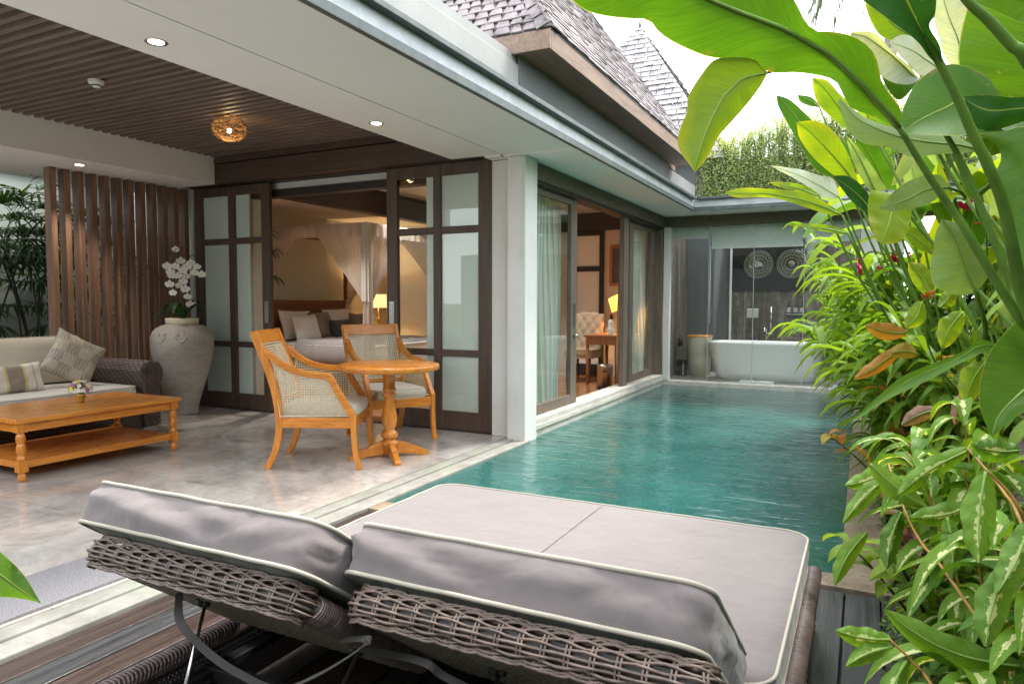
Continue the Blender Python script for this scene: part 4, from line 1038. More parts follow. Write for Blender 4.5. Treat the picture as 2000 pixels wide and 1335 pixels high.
cushion(t, .84, 2.50, .125, .06, T(-6.36, 2.90, .312), (M['seat_fabric'], M['seat_fabric'], M['seat_fabric']), ('seat_cushion', 'underside', 'piping'), top=.02, wr=.004, seed=8, pr=.004)
for k, yc in enumerate((2.27, 3.52)):
    m = T(-6.78, yc, .46) @ Matrix.Rotation(R(78), 4, 'Y') @ T(-.20, 0, 0)
    cushion(t, .42, 1.22, .13, .07, m, (M['cream_fabric'],)*3, ('back_cushion', 'underside', 'piping'), top=.03, wr=.004, seed=12+k, pr=.004)
def pillow(name, label, mat, w_, h_, th, m, cat='cushion', group=None, rag=1.):
    t = thing(name, label, cat, m.translation, group)
    g = MB(); n = 22
    for sgn in (1, -1):
        def fn(u, v, sgn=sgn):
            a, b_ = 2*u-1, 2*v-1
            pinch = 1 - .085*rag*(1-abs(a)**2.2)*abs(b_)**2 ; pinch2 = 1 - .085*rag*(1-abs(b_)**2.2)*abs(a)**2
            z = th/2*((1-a**4)*(1-b_**4))**.5 * (1+.12*noise.noise(Vector((a*2.5+w_*9, b_*2.5, sgn))))
            return m @ Vector((a*w_/2*pinch2, b_*h_/2*pinch, sgn*z))
        g.grid(fn, n, n)
    g.build('cover', mat, t)
    g = MB(); lp = []
    for k in range(80):
        q = k/80*4; s_ = int(q); f = q-s_; a, b_ = [(2*f-1,-1),(1,2*f-1),(1-2*f,1),(-1,1-2*f)][s_]
        pinch = 1 - .085*rag*(1-abs(a)**2.2)*abs(b_)**2; pinch2 = 1 - .085*rag*(1-abs(b_)**2.2)*abs(a)**2
        lp.append(m @ Vector((a*w_/2*pinch2, b_*h_/2*pinch, 0)))
    g.tube(lp, .004, 5, True, up=m.to_3x3() @ Vector((0,0,1))); g.build('seam', mat, t)
    return t
def basis(c, ex, ey): # ex, ey: in-plane axes
    ex = Vector(ex).normalized(); ez = ex.cross(Vector(ey)).normalized(); ey = ez.cross(ex)
    m = Matrix((ex, ey, ez)).transposed().to_4x4(); m.translation = Vector(c); return m
c = V(-6.36, 3.83, .70)
pillow('throw_cushion', 'square patchwork patterned cushion standing on one corner on the sofa', M['patch'], .43, .43, .16, basis(c, (-.16,.55,.80), (-.30,-.80,.52)))
pillow('throw_cushion', 'striped oblong cream and brown cushion at the left edge of the sofa', M['stripe'], .52, .26, .15, basis((-6.30, 3.27, .565), (0,1,.03), (-.30,0,1)))

# ================================================================== BIG CLAY JAR WITH ORCHID
jc = V(-6.56, 5.12, 0)
t = thing('clay_jar', 'tall weathered grey clay jar standing before the left sliding door', 'jar', jc)
MB().lathe([(.0001,0),(.165,0),(.172,.02),(.170,.075),(.178,.11),(.205,.20),(.255,.34),(.305,.48),(.345,.62),(.362,.74),(.352,.84),(.315,.915),(.255,.955),(.20,.968),(.185,.972),(.183,.985),(.17,.985),(.165,.90),(.0001,.90)], jc, 64, sx=.87, sy=.87).build('body', M['clay'], t)
MB().lathe([(.176,.975),(.182,.98),(.186,1.03),(.178,1.04),(.162,1.04),(.160,.99)], jc, 48, sx=.9, sy=.9).build('rim', M['cream_pot'], t)
g = MB()                                         # raised scroll relief on the shoulder
for k in range(9):
    a0 = 2*PI*k/9
    def sh(a, z): # shoulder radius
        pr_ = [(.70,.360),(.74,.362),(.80,.358),(.84,.352),(.88,.335),(.915,.315),(.955,.255)]
        for (za, ra), (zb, rb) in zip(pr_, pr_[1:]):
            if z <= zb: r_ = ra+(rb-ra)*(z-za)/(zb-za); break
        return jc + V(math.cos(a)*(r_*.87-.001), math.sin(a)*(r_*.87-.001), z)
    g.tube(crom([sh(a0-.22, .93), sh(a0-.17, .85), sh(a0, .79), sh(a0+.17, .85), sh(a0+.22, .93)], 6), .008, 6)
    for s_ in (-1, 1): g.tube([sh(a0+s_*(.09-.05*q/14*math.cos(q*.8)) , .875+.03*math.sin(q*.8)*(1-q/16)) for q in range(14)], .006, 5)
g.build('relief', M['clay'], t)
oc = jc + V(0,0,.93)
t = thing('orchid', 'white moth orchid with arching sprays growing out of the clay jar', 'orchid', oc)
random.seed(9)
MB().lathe([(.0001,.05),(.14,.045),(.165,.02)], oc, 20).build('moss', M['soil'], t)
lv = MB()
def ribbon_leaf(mb, pts, width, fold=.15, tint=.5, nv=14, nu=4, up=(0,0,1), prof=None):
    pts = [Vector(p) for p in pts]; path = crom(pts, 6); n_ = len(path)-1; up = Vector(up)
    def fn(u, v):
        i = min(int(v*n_), n_-1); f = v*n_-i; p = path[i].lerp(path[i+1], f); d = (path[i+1]-path[i]).normalized()
        s_ = d.cross(up); s_ = s_.normalized() if s_.length > 1e-3 else V(1,0,0); nn = s_.cross(d)
        w_ = width*(prof(v) if prof else math.sin(PI*min(1, v*.93+.05))**.75)
        a = 2*u-1; return p + s_*a*w_/2 + nn*abs(a)*w_*fold
    mb.grid(fn, nu, nv, tint=tint)
for k, (a, l, h_) in enumerate(((.3,.26,.20),(2.6,.25,.16),(1.4,.2,.24),(4.2,.26,.12),(5.3,.24,.22),(3.4,.2,.2),(0.9,.2,.27))):
    d = V(math.cos(a), math.sin(a), 0)
    ribbon_leaf(lv, [oc+V(0,0,.05), oc+d*l*.35+V(0,0,.05+h_*.7), oc+d*l*.8+V(0,0,.05+h_), oc+d*l*1.1+V(0,0,h_*.75)], .085, .12, random.random())
lv.build('leaves', M['leaf_dark'], t)
st = MB(); pe = MB(); ce = MB()
def orchid_flower(p, nrm, r):
    nrm = nrm.normalized(); a = nrm.cross(V(0,0,1)).normalized(); b_ = a.cross(nrm)
    for ang, w_, l in ((0,.62,1),(PI,.62,1),(PI/2,.42,.9),(-PI*.30,.40,.9),(-PI*.70,.40,.9)):
        d = a*math.cos(ang)+b_*math.sin(ang); s_ = nrm.cross(d)
        pe.add([p, p+d*r*.35*l+s_*r*w_*.8+nrm*r*.1, p+d*r*.8*l+s_*r*w_*.75+nrm*r*.12, p+d*r*l+nrm*r*.02, p+d*r*.8*l-s_*r*w_*.75+nrm*r*.12, p+d*r*.35*l-s_*r*w_*.8+nrm*r*.1], [(0,1,2,3,4,5)], True)
    ce.lathe([(.0001,-.006),(.006,-.003),(.006,.004),(.0001,.007)], p+nrm*.008, 6)
cv = (V(0,0,CAM_H)-oc); cv.z = 0; cv.normalize(); sd_ = V(cv.y, -cv.x, 0)*-1      # sd_: picture right
def Q(x, z, f=0.): return oc + V(0,0,z) - V(cv.y,-cv.x,0)*x + cv*f
for path in (([0,.0,0],[-.03,.30,.02],[-.03,.55,.03],[-.02,.78,.04],[.02,.86,.10],[-.12,.78,.16]), ([.02,.0,0],[.03,.30,0],[.03,.60,0],[.10,.78,.03],[.19,.72,.06])):
    st.tube(crom([Q(x, z, f) for x, z, f in path], 8), .004, 6)
sprays = [(-.045,.84,.06),(-.13,.66,.10),(-.05,.66,.10),(-.09,.56,.12),(-.11,.47,.12),(-.03,.56,.11),(-.08,.38,.12),(-.02,.46,.10),(.02,.62,.08),(.10,.70,.06),(.16,.66,.08),(.06,.66,.09),(.20,.58,.08),(.13,.60,.08),(.02,.50,.08),(.04,.42,.06),(.06,.34,.06),(-.10,.60,.06),(.05,.56,.04),(.08,.26,.05),(.0,.72,.06)]
for x, z, f in sprays: orchid_flower(Q(x, z, f), cv + V(random.uniform(-.4,.4), random.uniform(-.4,.4), random.uniform(-.3,.2)), random.uniform(.040,.052))
st.build('stems', M['stem_dark'], t); pe.build('flowers', M['petal'], t); ce.build('flower_centres', M['petal_y'], t)

# ================================================================== NEST LAMP, SMOKE DETECTOR
nc = at(448, 251, 5.95)
t = thing('nest_lamp', 'lit ceiling lamp woven like a golden bird nest under the dark slats', 'lamp', nc)
random.seed(21); g = MB()
for k in range(620):
    th_ = random.uniform(0, 2*PI); ph = random.uniform(-1, 1); el = math.asin(ph*.97)
    a = V(math.cos(th_)*math.cos(el)*.135, math.sin(th_)*math.cos(el)*.135, math.sin(el)*.105)
    d = V(-math.sin(th_), math.cos(th_), 0) + V(random.gauss(0,.35), random.gauss(0,.35), random.gauss(0,.35))
    L_ = random.uniform(.03,.09); d.normalize(); g.tube([nc+a-d*L_*.5, nc+a*1.03, nc+a+d*L_*.5], random.uniform(.0012,.0026), 4)
g.build('twig_shade', M['twig'], t)
MB().lathe([(.0001,-.02),(.014,-.014),(.02,0),(.014,.014),(.0001,.02)], nc+V(0,0,-.02), 16).build('bulb', M['bulb'], t)
MB().tube([nc+V(0,0,.02), (nc.x, nc.y, 2.80)], .004, 6).build('cord', M['black_metal'], t)
def plight(par, loc, e, c=(1,.72,.40), r=.03):
    l = bpy.data.lights.new('point', 'POINT'); l.energy = e; l.color = c; l.shadow_soft_size = r
    o = bpy.data.objects.new('light', l); scn.collection.objects.link(o); o.parent = par; o.location = Vector(loc) - par.location
plight(t, nc+V(0,0,-.02), 1.3, (1,.66,.34), .035)
sc2 = V(-4.94, 3.2, 2.79)
t = thing('smoke_detector', 'round white smoke detector on the dark slatted ceiling', 'smoke detector', sc2)
MB().lathe([(.0001,-.05),(.022,-.05),(.027,-.042),(.03,-.032),(.048,-.026),(.052,-.012),(.052,0)], sc2, 28).build('housing', M['plastic'], t)
g = MB(); g.lathe([(.0275,-.041),(.031,-.036),(.031,-.033)], sc2, 28); g.build('vent', M['black_metal'], t)

# ================================================================== BEDROOM
BXh, BXf, BYn, BYf = -8.0, -6.0, 7.55, 9.5
t = thing('four_poster_bed', 'four poster bed with wooden headboard and grey blanket in the bedroom', 'bed', (-7, 8.5, 0))
boxo('headboard', M['headboard'], t, (-8.06, -8.0, BYn, BYf, .35, 1.24), (-8.075, -7.985, BYn, BYf, 1.18, 1.23), bevel=.01)
boxo('base', M['dark_wood'], t, -8.0, BXf, BYn, BYf, .12, .34, bevel=.01)
for x, y in ((-8.03, BYn-.04), (-8.03, BYf+.04), (BXf+.04, BYn-.04), (BXf+.04, BYf+.04)): boxo('post', M['headboard'], t, x-.03, x+.03, y-.03, y+.03, 0, 2.25, bevel=.004)
boxo('canopy_rail', M['headboard'], t, (-8.03, BXf+.04, BYn-.055, BYn-.025, 2.22, 2.25), (-8.03, BXf+.04, BYf+.025, BYf+.055, 2.22, 2.25), (BXf+.025, BXf+.055, BYn-.04, BYf+.04, 2.221, 2.251), (-8.045, -8.015, BYn-.04, BYf+.04, 2.221, 2.251))
cushion(t, 1.98, 1.92, .26, .08, T(-7.0, (BYn+BYf)/2, .34), (M['white_linen'],)*3, ('mattress', 'underside', 'piping'), top=.03, wr=.004, seed=4)
g = MB()
def bl(u, v):
    y = BYn-.06+(BYf-BYn+.12)*u; x = BXf+.05 - 1.35*v; over = max(0, .09-v)/.09
    z = .665 + .02*noise.noise(V(x*4, y*4, 1)) + .015*noise.noise(V(x*11, y*11, 3)); e = max(0, abs(2*u-1)-.9)/.1
    return (x+.02*over, y, z - .38*over**.7 - .32*e**1.4)
g.grid(bl, 50, 40); g.build('blanket', M['grey_linen'], t, solid=.012)
pl_ = [((-7.72,8.05,.86),.66,.46,M['white_linen'],'white_pillow','large white pillow against the headboard, left of the bed'),
       ((-7.70,8.98,.88),.66,.46,M['white_linen'],'white_pillow','large white pillow against the headboard, right of the bed'),
       ((-7.52,8.35,.85),.46,.42,M['brown_brocade'],'brocade_pillow','brown brocade pillow left of the charcoal one on the bed'),
       ((-7.50,9.25,.84),.42,.40,M['brown_brocade'],'brocade_pillow','brown brocade pillow at the far right side of the bed'),
       ((-7.35,8.62,.80),.44,.28,M['char_linen'],'charcoal_pillow','small charcoal pillow in front of the others on the bed'),
       ((-7.45,7.95,.82),.50,.42,M['white_linen'],'white_pillow','white pillow lying in front at the near side of the bed')]
for c, w_, h_, m_, nm, lb in pl_: pillow(nm, lb, m_, w_, h_, .16, basis(c, (0,1,random.uniform(-.05,.05)), (-.35,0,1)), 'pillow', rag=.7)
# netting: top valance and gathered drapes
t = thing('bed_canopy_net', 'white canopy netting gathered and tied at the posts of the bed', 'canopy net', (-7, 8.5, 2.25))
def drape(A, B, tie, zt=2.27, zb=.25, nfold=16, name='drape'):
    """curtain hung from A to B, gathered to tie point, then falling in a tail"""
    A, B, tie = Vector(A), Vector(B), Vector(tie); g = MB(); nrm = (B-A).cross(V(0,0,1)).normalized()
    def fn(u, v):
        top = A.lerp(B, u); k = v**.85
        tgt = tie + (B-A).normalized()*(u-.5)*.09
        p = top.lerp(tgt, k); p.z = top.z + (tie.z-top.z)*v
        sagx = (1-v)*v*.25; p = p - (B-A)*(0.)
        amp = .022*(1-.5*v)*(.3+v)
        return p + nrm*(math.sin(u*nfold*2*PI)*amp) + V(0,0,-.04*math.sin(PI*v)*abs(math.sin(u*3)))
    g.grid(fn, 110, 22)
    return g
for A, B, tie in (((BXf+.06,BYn-.06,2.28),(BXf+.06,8.5,2.28),(BXf+.06,BYn+.0,1.22)), ((BXf+.06,8.5,2.28),(BXf+.06,BYf+.06,2.28),(BXf+.06,BYf+.02,1.22)),
                  ((BXf+.06,BYn-.06,2.28),(-7.0,BYn-.06,2.28),(BXf+.02,BYn-.04,1.22)), ((-7.0,BYn-.06,2.28),(-8.03,BYn-.06,2.28),(-8.0,BYn-.04,1.22)),
                  ((BXf+.06,BYf+.06,2.28),(-7.0,BYf+.06,2.28),(BXf+.02,BYf+.04,1.22)), ((-7.0,BYf+.06,2.28),(-8.03,BYf+.06,2.28),(-8.0,BYf+.04,1.15))):
    drape(A, B, tie).build('drape', M['net'], t)
for x, y in ((BXf+.045, BYn-.045), (BXf+.045, BYf+.045)):
    g = MB(); g.grid(lambda u, v: (x+math.cos(2*PI*u)*(.062+.012*math.sin(18*PI*u)), y+math.sin(2*PI*u)*(.062+.012*math.sin(18*PI*u)), 2.27-1.05*v), 72, 10); g.build('gathered_column', M['curtain'], t)
for x, y in ((BXf+.05, BYn-.03), (BXf+.05, BYf+.03), (-8.0, BYf+.04), (-8.0, BYn-.04)):
    g = MB(); g.grid(lambda u, v: (x+math.cos(2*PI*u)*(.055+.045*v+.012*math.sin(12*PI*u)), y+math.sin(2*PI*u)*(.055+.045*v+.012*math.sin(12*PI*u)), 1.24-1.0*v), 60, 10); g.build('tail', M['net'], t)
    MB().lathe([(.05,-.012),(.06,0),(.05,.012)], (x, y, 1.22), 16).build('tie', M['curtain'], t)
g = MB(); g.grid(lambda u, v: (-8.05+2.13*u, BYn-.07+2.11*v, 2.262-.02*math.sin(PI*u)*math.sin(PI*v)), 10, 10)
g.grid(lambda u, v: (BXf+.085+.006*math.sin(u*90), BYn-.08+2.13*u, 2.27-.17*v), 120, 3); g.grid(lambda u, v: (-8.05+2.13*u, BYn-.085+.006*math.sin(u*90), 2.27-.17*v), 120, 3)
g.build('valance', M['net'], t)
dlb = ray(793, 349); dlb = V(0,0,CAM_H) + dlb*((2.949-CAM_H)/dlb.z)
downlight((dlb.x, dlb.y, 2.949), 'small lit downlight in the bedroom ceiling, seen through the clear pane of the right door', 90)
downlight((-6.2, 6.6, 2.949), 'added downlight brightening the bedroom, in the ceiling over the foot of the bed', 90)  # unseen lamp, added to brighten the bedroom
downlight((-4.2, 9.4, 2.949), 'added downlight brightening the bedroom, in the ceiling in front of the inner door', 60)  # second added lamp, unseen, brightens the desk side of the room
# bedside table and lamp
t = thing('bedside_table', 'wooden bedside table beyond the bed under the lit lamp', 'bedside table', (-7.75, 10.1, 0))
boxo('top', M['desk_wood'], t, -8.0, -7.5, 9.85, 10.35, .62, .65, bevel=.004)
boxo('drawer_box', M['desk_wood'], t, -7.97, -7.53, 9.88, 10.32, .40, .618, bevel=.003)
for x in (-7.96, -7.56):
    for y in (9.89, 10.29): boxo('leg', M['desk_wood'], t, x, x+.04, y, y+.04, 0, .399)
def table_lamp(c, label, zs, r, h_, mat, e, name='table_lamp'):
    t = thing(name, label, 'lamp', c); c = Vector(c)
    MB().lathe([(.0001,0),(.07,0),(.07,.012),(.02,.02),(.015,.06),(.04,.12),(.05,.2),(.035,.28),(.012,.31),(.010,zs+.02)], c, 20).build('lamp_base', M['brass'], t)
    MB().lathe([(r,zs),(r*.97,zs+h_)], c, 32).build('lamp_shade', mat, t, solid=.003)
    MB().lathe([(.0001,-.03),(.025,0),(.0001,.03)], c+V(0,0,zs+h_*.5), 10).build('bulb', M['bulb'], t)
    plight(t, c+V(0,0,zs+h_*.5), e, (1,.66,.32), .05); return t
table_lamp((-7.78, 10.12, .65), 'lit drum shaded lamp on the bedside table beyond the bed', .46, .15, .24, M['shade'], 18)
t = thing('mirror_frame', 'tall leaning dark framed mirror by the ochre lit bedroom wall', 'mirror', (-6.6, 10.7, 0))
boxo('frame', M['headboard'], t, (-6.75,-6.70,10.70,10.74,0,1.75), (-6.30,-6.25,10.70,10.74,0,1.75), (-6.70,-6.30,10.70,10.74,1.70,1.75), (-6.70,-6.30,10.70,10.74,0,.05))
boxo('mirror_glass', M['chrome'], t, -6.70, -6.30, 10.715, 10.725, .05, 1.70)
# desk, chair, bin, lamp, figurine, picture
t = thing('writing_desk', 'small wooden writing desk with tapered legs inside the side door', 'desk', (-3.38, 9.85, 0))
boxo('top', M['desk_wood'], t, -3.64, -3.10, 9.54, 10.50, .715, .74, bevel=.003)
boxo('apron', M['desk_wood'], t, -3.61, -3.13, 9.57, 10.47, .60, .713, bevel=.002)
for x in (-3.61, -3.17):
    for y in (9.57, 10.43): MB().tube([(x+.02, y+.02, 0), (x+.02, y+.02, .60)], [.018, .028], 4).build('leg', M['desk_wood'], t)
t = thing('desk_chair', 'cream button tufted chair pushed up to the writing desk', 'chair', (-3.80, 10.05, 0))
def tuft(u, v):
    a, b_ = 2*u-1, v; x = -3.82 + a*.22; z = .50+.55*b_; 
    dim = .022*(math.cos(a*9.5)*math.cos(b_*17)); y = 10.28 - dim*.6 + .03*a*a + .10*b_ - .02
    z -= .03*a*a*b_
    return (x, y-.05, z)
g = MB(); g.grid(tuft, 30, 30); g.build('tufted_back', M['beige_tuft'], t, solid=.07)
g = MB()
for a in (-.66, 0, .66):
    for b_ in (.28, .46, .64, .82):
        p = Vector(tuft((a+(.33 if int(b_*100) % 4 == 0 else 0)+1)/2 if abs(a) < .7 else .5, b_)); g.lathe([(.0001,-.008),(.010,0),(.0001,.008)], p+V(0,-.038,0), 8)
g.build('buttons', M['beige_tuft'], t)
cushion(t, .46, .46, .12, .07, T(-3.82, 10.0, .38), (M['beige_tuft'],)*3, ('seat', 'underside', 'piping'), top=.02, wr=.001, seed=1)
for x, y, k in ((-4.0,9.82,1),(-3.64,9.82,1),(-4.0,10.25,-1),(-3.64,10.25,-1)): MB().tube([(x, y-.03*k, 0), (x, y, .38)], [.013,.022], 8).build('leg', M['dark_wood'], t)
t = thing('waste_bin', 'brushed steel pedal bin on the parquet beside the desk', 'bin', (-3.21, 9.27, .01))
c = V(-3.21, 9.27, .01)
MB().lathe([(.0001,.02),(.108,.02),(.108,.30),(.112,.305),(.112,.325),(.10,.34),(.0001,.35)], c, 36).build('drum', M['steel'], t)
MB().lathe([(.0001,0),(.112,0),(.112,.019),(.0001,.019)], c, 36).build('base_ring', M['black_metal'], t)
boxo('pedal', M['black_metal'], t, c.x-.03, c.x+.03, c.y-.16, c.y-.10, .02, .03)
boxo('slot', M['black_metal'], t, c.x+.01, c.x+.07, c.y-.118, c.y-.10, .25, .262)
t = thing('desk_lamp', 'small lit lamp with a tilted orange shade on the writing desk', 'lamp', (-3.22, 10.25, .74))
c = V(-3.34, 10.28, .74); MB().lathe([(.0001,0),(.055,0),(.055,.015),(.012,.025),(.01,.34)], c, 16).build('lamp_base', M['brass'], t)
m = T(-3.36, 10.20, 1.21) @ Matrix.Rotation(R(-24), 4, 'Y') @ Matrix.Rotation(R(14), 4, 'X')
g = MB(); g.lathe([(.125,-.10),(.085,.10)], (0,0,0), 28); g.xf(m); g.build('lamp_shade', M['shade_o'], t, solid=.003)
plight(t, (-3.36, 10.20, 1.18), 8, (1,.52,.15), .04)
t = thing('figurine', 'white ceramic figurine with a dark head standing on the writing desk', 'figurine', (-3.28, 9.72, .74))
c = V(-3.28, 9.72, .74)
g = MB(); g.lathe([(.0001,0),(.05,0),(.055,.02),(.045,.04),(.055,.07),(.05,.10),(.032,.12),(.042,.16),(.038,.20),(.02,.225),(.0001,.23)], c, 18, sy=.8); g.build('body', M['ceramic'], t)
g = MB(); g.lathe([(.0001,.225),(.018,.23),(.028,.26),(.022,.29),(.010,.31),(.0001,.32)], c+V(.008,0,0), 14); g.build('head', M['black_metal'], t)
t = thing('framed_picture', 'brown framed dark picture on the bedroom wall above the desk', 'picture', (-3.55, 10.88, 1.8))
boxo('frame', M['desk_wood'], t, (-3.70,-3.65,10.86,10.898,1.48,2.14), (-3.25,-3.20,10.86,10.898,1.48,2.14), (-3.65,-3.25,10.86,10.898,2.09,2.14), (-3.65,-3.25,10.86,10.898,1.48,1.53), bevel=.004)
boxo('print', M['picture'], t, -3.65, -3.25, 10.88, 10.89, 1.53, 2.09)
# curtains behind the side doors
def curtain(label, y0, y1, x, n=9, spread=.06, mat='curtain', group=None):
    g = MB()
    def fn(u, v):
        k = 1 + .25*(v > .5)*(v-.5)*2; y = y0+(y1-y0)*u; 
        return (x + spread*math.sin(u*n*2*PI + .4*math.sin(v*3)) * (.6+.4*v) + .02*math.sin(v*5+u*7), y + .03*math.sin(u*n*4*PI), 2.32-2.28*v)
    g.grid(fn, n*14, 16); o = g.build('curtain', M[mat]); tag(o, label, 'curtain', group)
curtain('white sheer curtain gathered behind the near glass door', 6.22, 6.98, -2.95, 7, .05)
curtain('white sheer curtain gathered behind the far glass door', 9.62, 10.45, -2.95, 7, .04)
curtain('beige lined curtain edge beside the door post near the desk', 9.10, 9.34, -2.96, 4, .03, 'beige_tuft')

# ================================================================== BATHROOM
t = thing('bathtub', 'white freestanding oval bathtub behind the bathroom glass', 'bathtub', (-1.33, 11.38, .03))
g = MB(); tb = V(-1.33, 11.36, .03)
def tub_ring(a, rx, ry, z):
    c_, s_ = math.cos(a), math.sin(a); e = .62
    return tb + V(math.copysign(abs(c_)**e, c_)*rx, math.copysign(abs(s_)**e, s_)*ry, z)
prof = [(.70,.28,0),(.725,.30,.02),(.75,.325,.12),(.80,.36,.35),(.845,.39,.52),(.862,.402,.555),(.862,.402,.572),(.845,.388,.58),(.81,.352,.565),(.76,.31,.40),(.70,.26,.15),(.60,.2,.10),(.001,.001,.09)]
n_ = 64; vs = [tub_ring(2*PI*i/n_, *p) for i in range(n_) for p in prof]; k = len(prof)
g.add(vs, [(i*k+q, ((i+1) % n_)*k+q, ((i+1) % n_)*k+q+1, i*k+q+1) for i in range(n_) for q in range(k-1)], True)
g.build('tub_shell', M['ceramic'], t)
t = thing('bath_tap', 'floor standing chrome bath filler with hand shower behind the tub', 'tap', (-1.36, 11.95, .03))
g = MB(); g.tube([(-1.40,11.95,.03),(-1.40,11.95,.80),(-1.40,11.86,.80),(-1.40,11.74,.80),(-1.40,11.72,.76)], .014, 10); g.build('spout_pipe', M['chrome'], t)
g = MB(); g.tube([(-1.33,11.95,.70),(-1.33,11.95,1.15)], .011, 8); g.tube([(-1.40,11.95,.72),(-1.30,11.95,.72)], .016, 8, up=(0,1,0)); g.build('hand_shower', M['chrome'], t)
for i, x in enumerate((-1.19, -1.08, -.97)):
    t = thing('toiletry_bottle', ('left', 'middle', 'right')[i] + ' one of three small labelled bottles on the bathroom wall', 'bottle', (x, 13.33, 1.18), 'wall mounted toiletry bottles')
    MB().lathe([(.0001,0),(.032,0),(.032,.13),(.012,.15),(.012,.175),(.0001,.176)], (x,13.33,1.02), 16).build('bottle', M['bottle'], t)
    MB().lathe([(.033,.02),(.033,.11)], (x,13.33,1.02), 16).build('label', M['label'], t)
    MB().tube([(x,13.33,1.19),(x,13.33,1.23),(x,13.29,1.23)], .005, 6).build('pump', M['black_metal'], t)
t = thing('toiletry_shelf', 'thin metal shelf under the three bottles on the bathroom wall', 'shelf', (-1.08, 13.33, 1.0)); boxo('plate', M['chrome'], t, -1.24, -.92, 13.27, 13.398, 1.0, 1.018); boxo('rail', M['chrome'], t, -1.24, -.92, 13.268, 13.274, 1.05, 1.058)
t = thing('wall_art', 'wide black wall panel carrying two round carved medallions above the tub', 'wall art', (-1.6, 13.35, 1.8))
boxo('panel', M['panel_black'], t, -2.20, -.90, 13.33, 13.398, 1.44, 2.32, bevel=.004)
def medallion(cx, cz):
    g = MB(); y = 13.315; random.seed(int(cx*-100))
    for r_ in (.055, .10, .16, .215, .245): g.tube([(cx+math.cos(2*PI*q/48)*r_, y, cz+math.sin(2*PI*q/48)*r_) for q in range(48)], .008, 6, True, up=(0,1,0))
    for k in range(24):
        a = 2*PI*k/24; a2 = a+.18
        g.tube(crom([(cx+math.cos(a)*.10, y, cz+math.sin(a)*.10), (cx+math.cos(a2)*.14, y-.008, cz+math.sin(a2)*.14), (cx+math.cos(a)*.19, y, cz+math.sin(a)*.19), (cx+math.cos(a2+.05)*.235, y-.006, cz+math.sin(a2+.05)*.235)], 4), .006, 5, up=(0,1,0))
        g.tube(crom([(cx+math.cos(a)*.12, y, cz+math.sin(a)*.12), (cx+math.cos(a-.15)*.17, y-.008, cz+math.sin(a-.15)*.17), (cx+math.cos(a+.1)*.21, y, cz+math.sin(a+.1)*.21)], 4), .005, 5, up=(0,1,0))
    g.lathe([(.0001,.02),(.05,.012),(.055,0)], (0,0,0), 20); n0 = len(g.v)-60
    g.xf(T(cx, y, cz) @ Matrix.Rotation(PI/2, 4, 'X'), n0)
    g.build('medallion', M['carved'], t)
medallion(-1.72, 1.90); medallion(-1.16, 1.90)
t = thing('laundry_basket', 'tan wooden laundry basket beside the bathtub', 'basket', (-2.38, 11.55, .03))
g = MB(); g.lathe([(.0001,0),(.17,0),(.20,.62),(.205,.63),(.19,.63),(.16,.03)], (-2.38, 11.55, .03), 28); g.build('body', M['cane_edge'], t); MB().lathe([(.0001,.66),(.20,.655),(.212,.64),(.212,.632)], (-2.38, 11.55, .03), 28).build('lid', M['teak_x'], t)
t = thing('waste_bin', 'black and chrome bin on the bathroom floor by the wall', 'bin', (-2.60, 11.55, .03))
boxo('body', M['black_metal'], t, -2.70, -2.56, 11.30, 11.50, .03, .28, bevel=.006); boxo('band', M['chrome'], t, -2.6, -2.57, 11.293, 11.299, .05, .27)
t = thing('soap_dispenser', 'dark soap dispenser on a bracket on the bathroom side wall', 'dispenser', (-2.70, 11.5, .55)); MB().lathe([(.0001,0),(.04,0),(.04,.13),(.012,.15),(.012,.19),(.0001,.19)], (-2.66, 11.4, .50), 14).build('bottle', M['bottle'], t); boxo('bracket', M['chrome'], t, -2.74, -2.61, 11.35, 11.45, .485, .498)
tag(boxo('bath_mat', M['white_linen'], None, -1.62, -1.14, 10.68, 10.92, .031, .055, bevel=.008), 'folded white bath mat on the floor before the tub', 'mat')
tag(boxo('bath_mat', M['white_linen'], None, -.36, -.10, 10.66, 10.86, .031, .055, bevel=.008), 'folded white bath mat at the right end of the bathroom floor', 'mat')
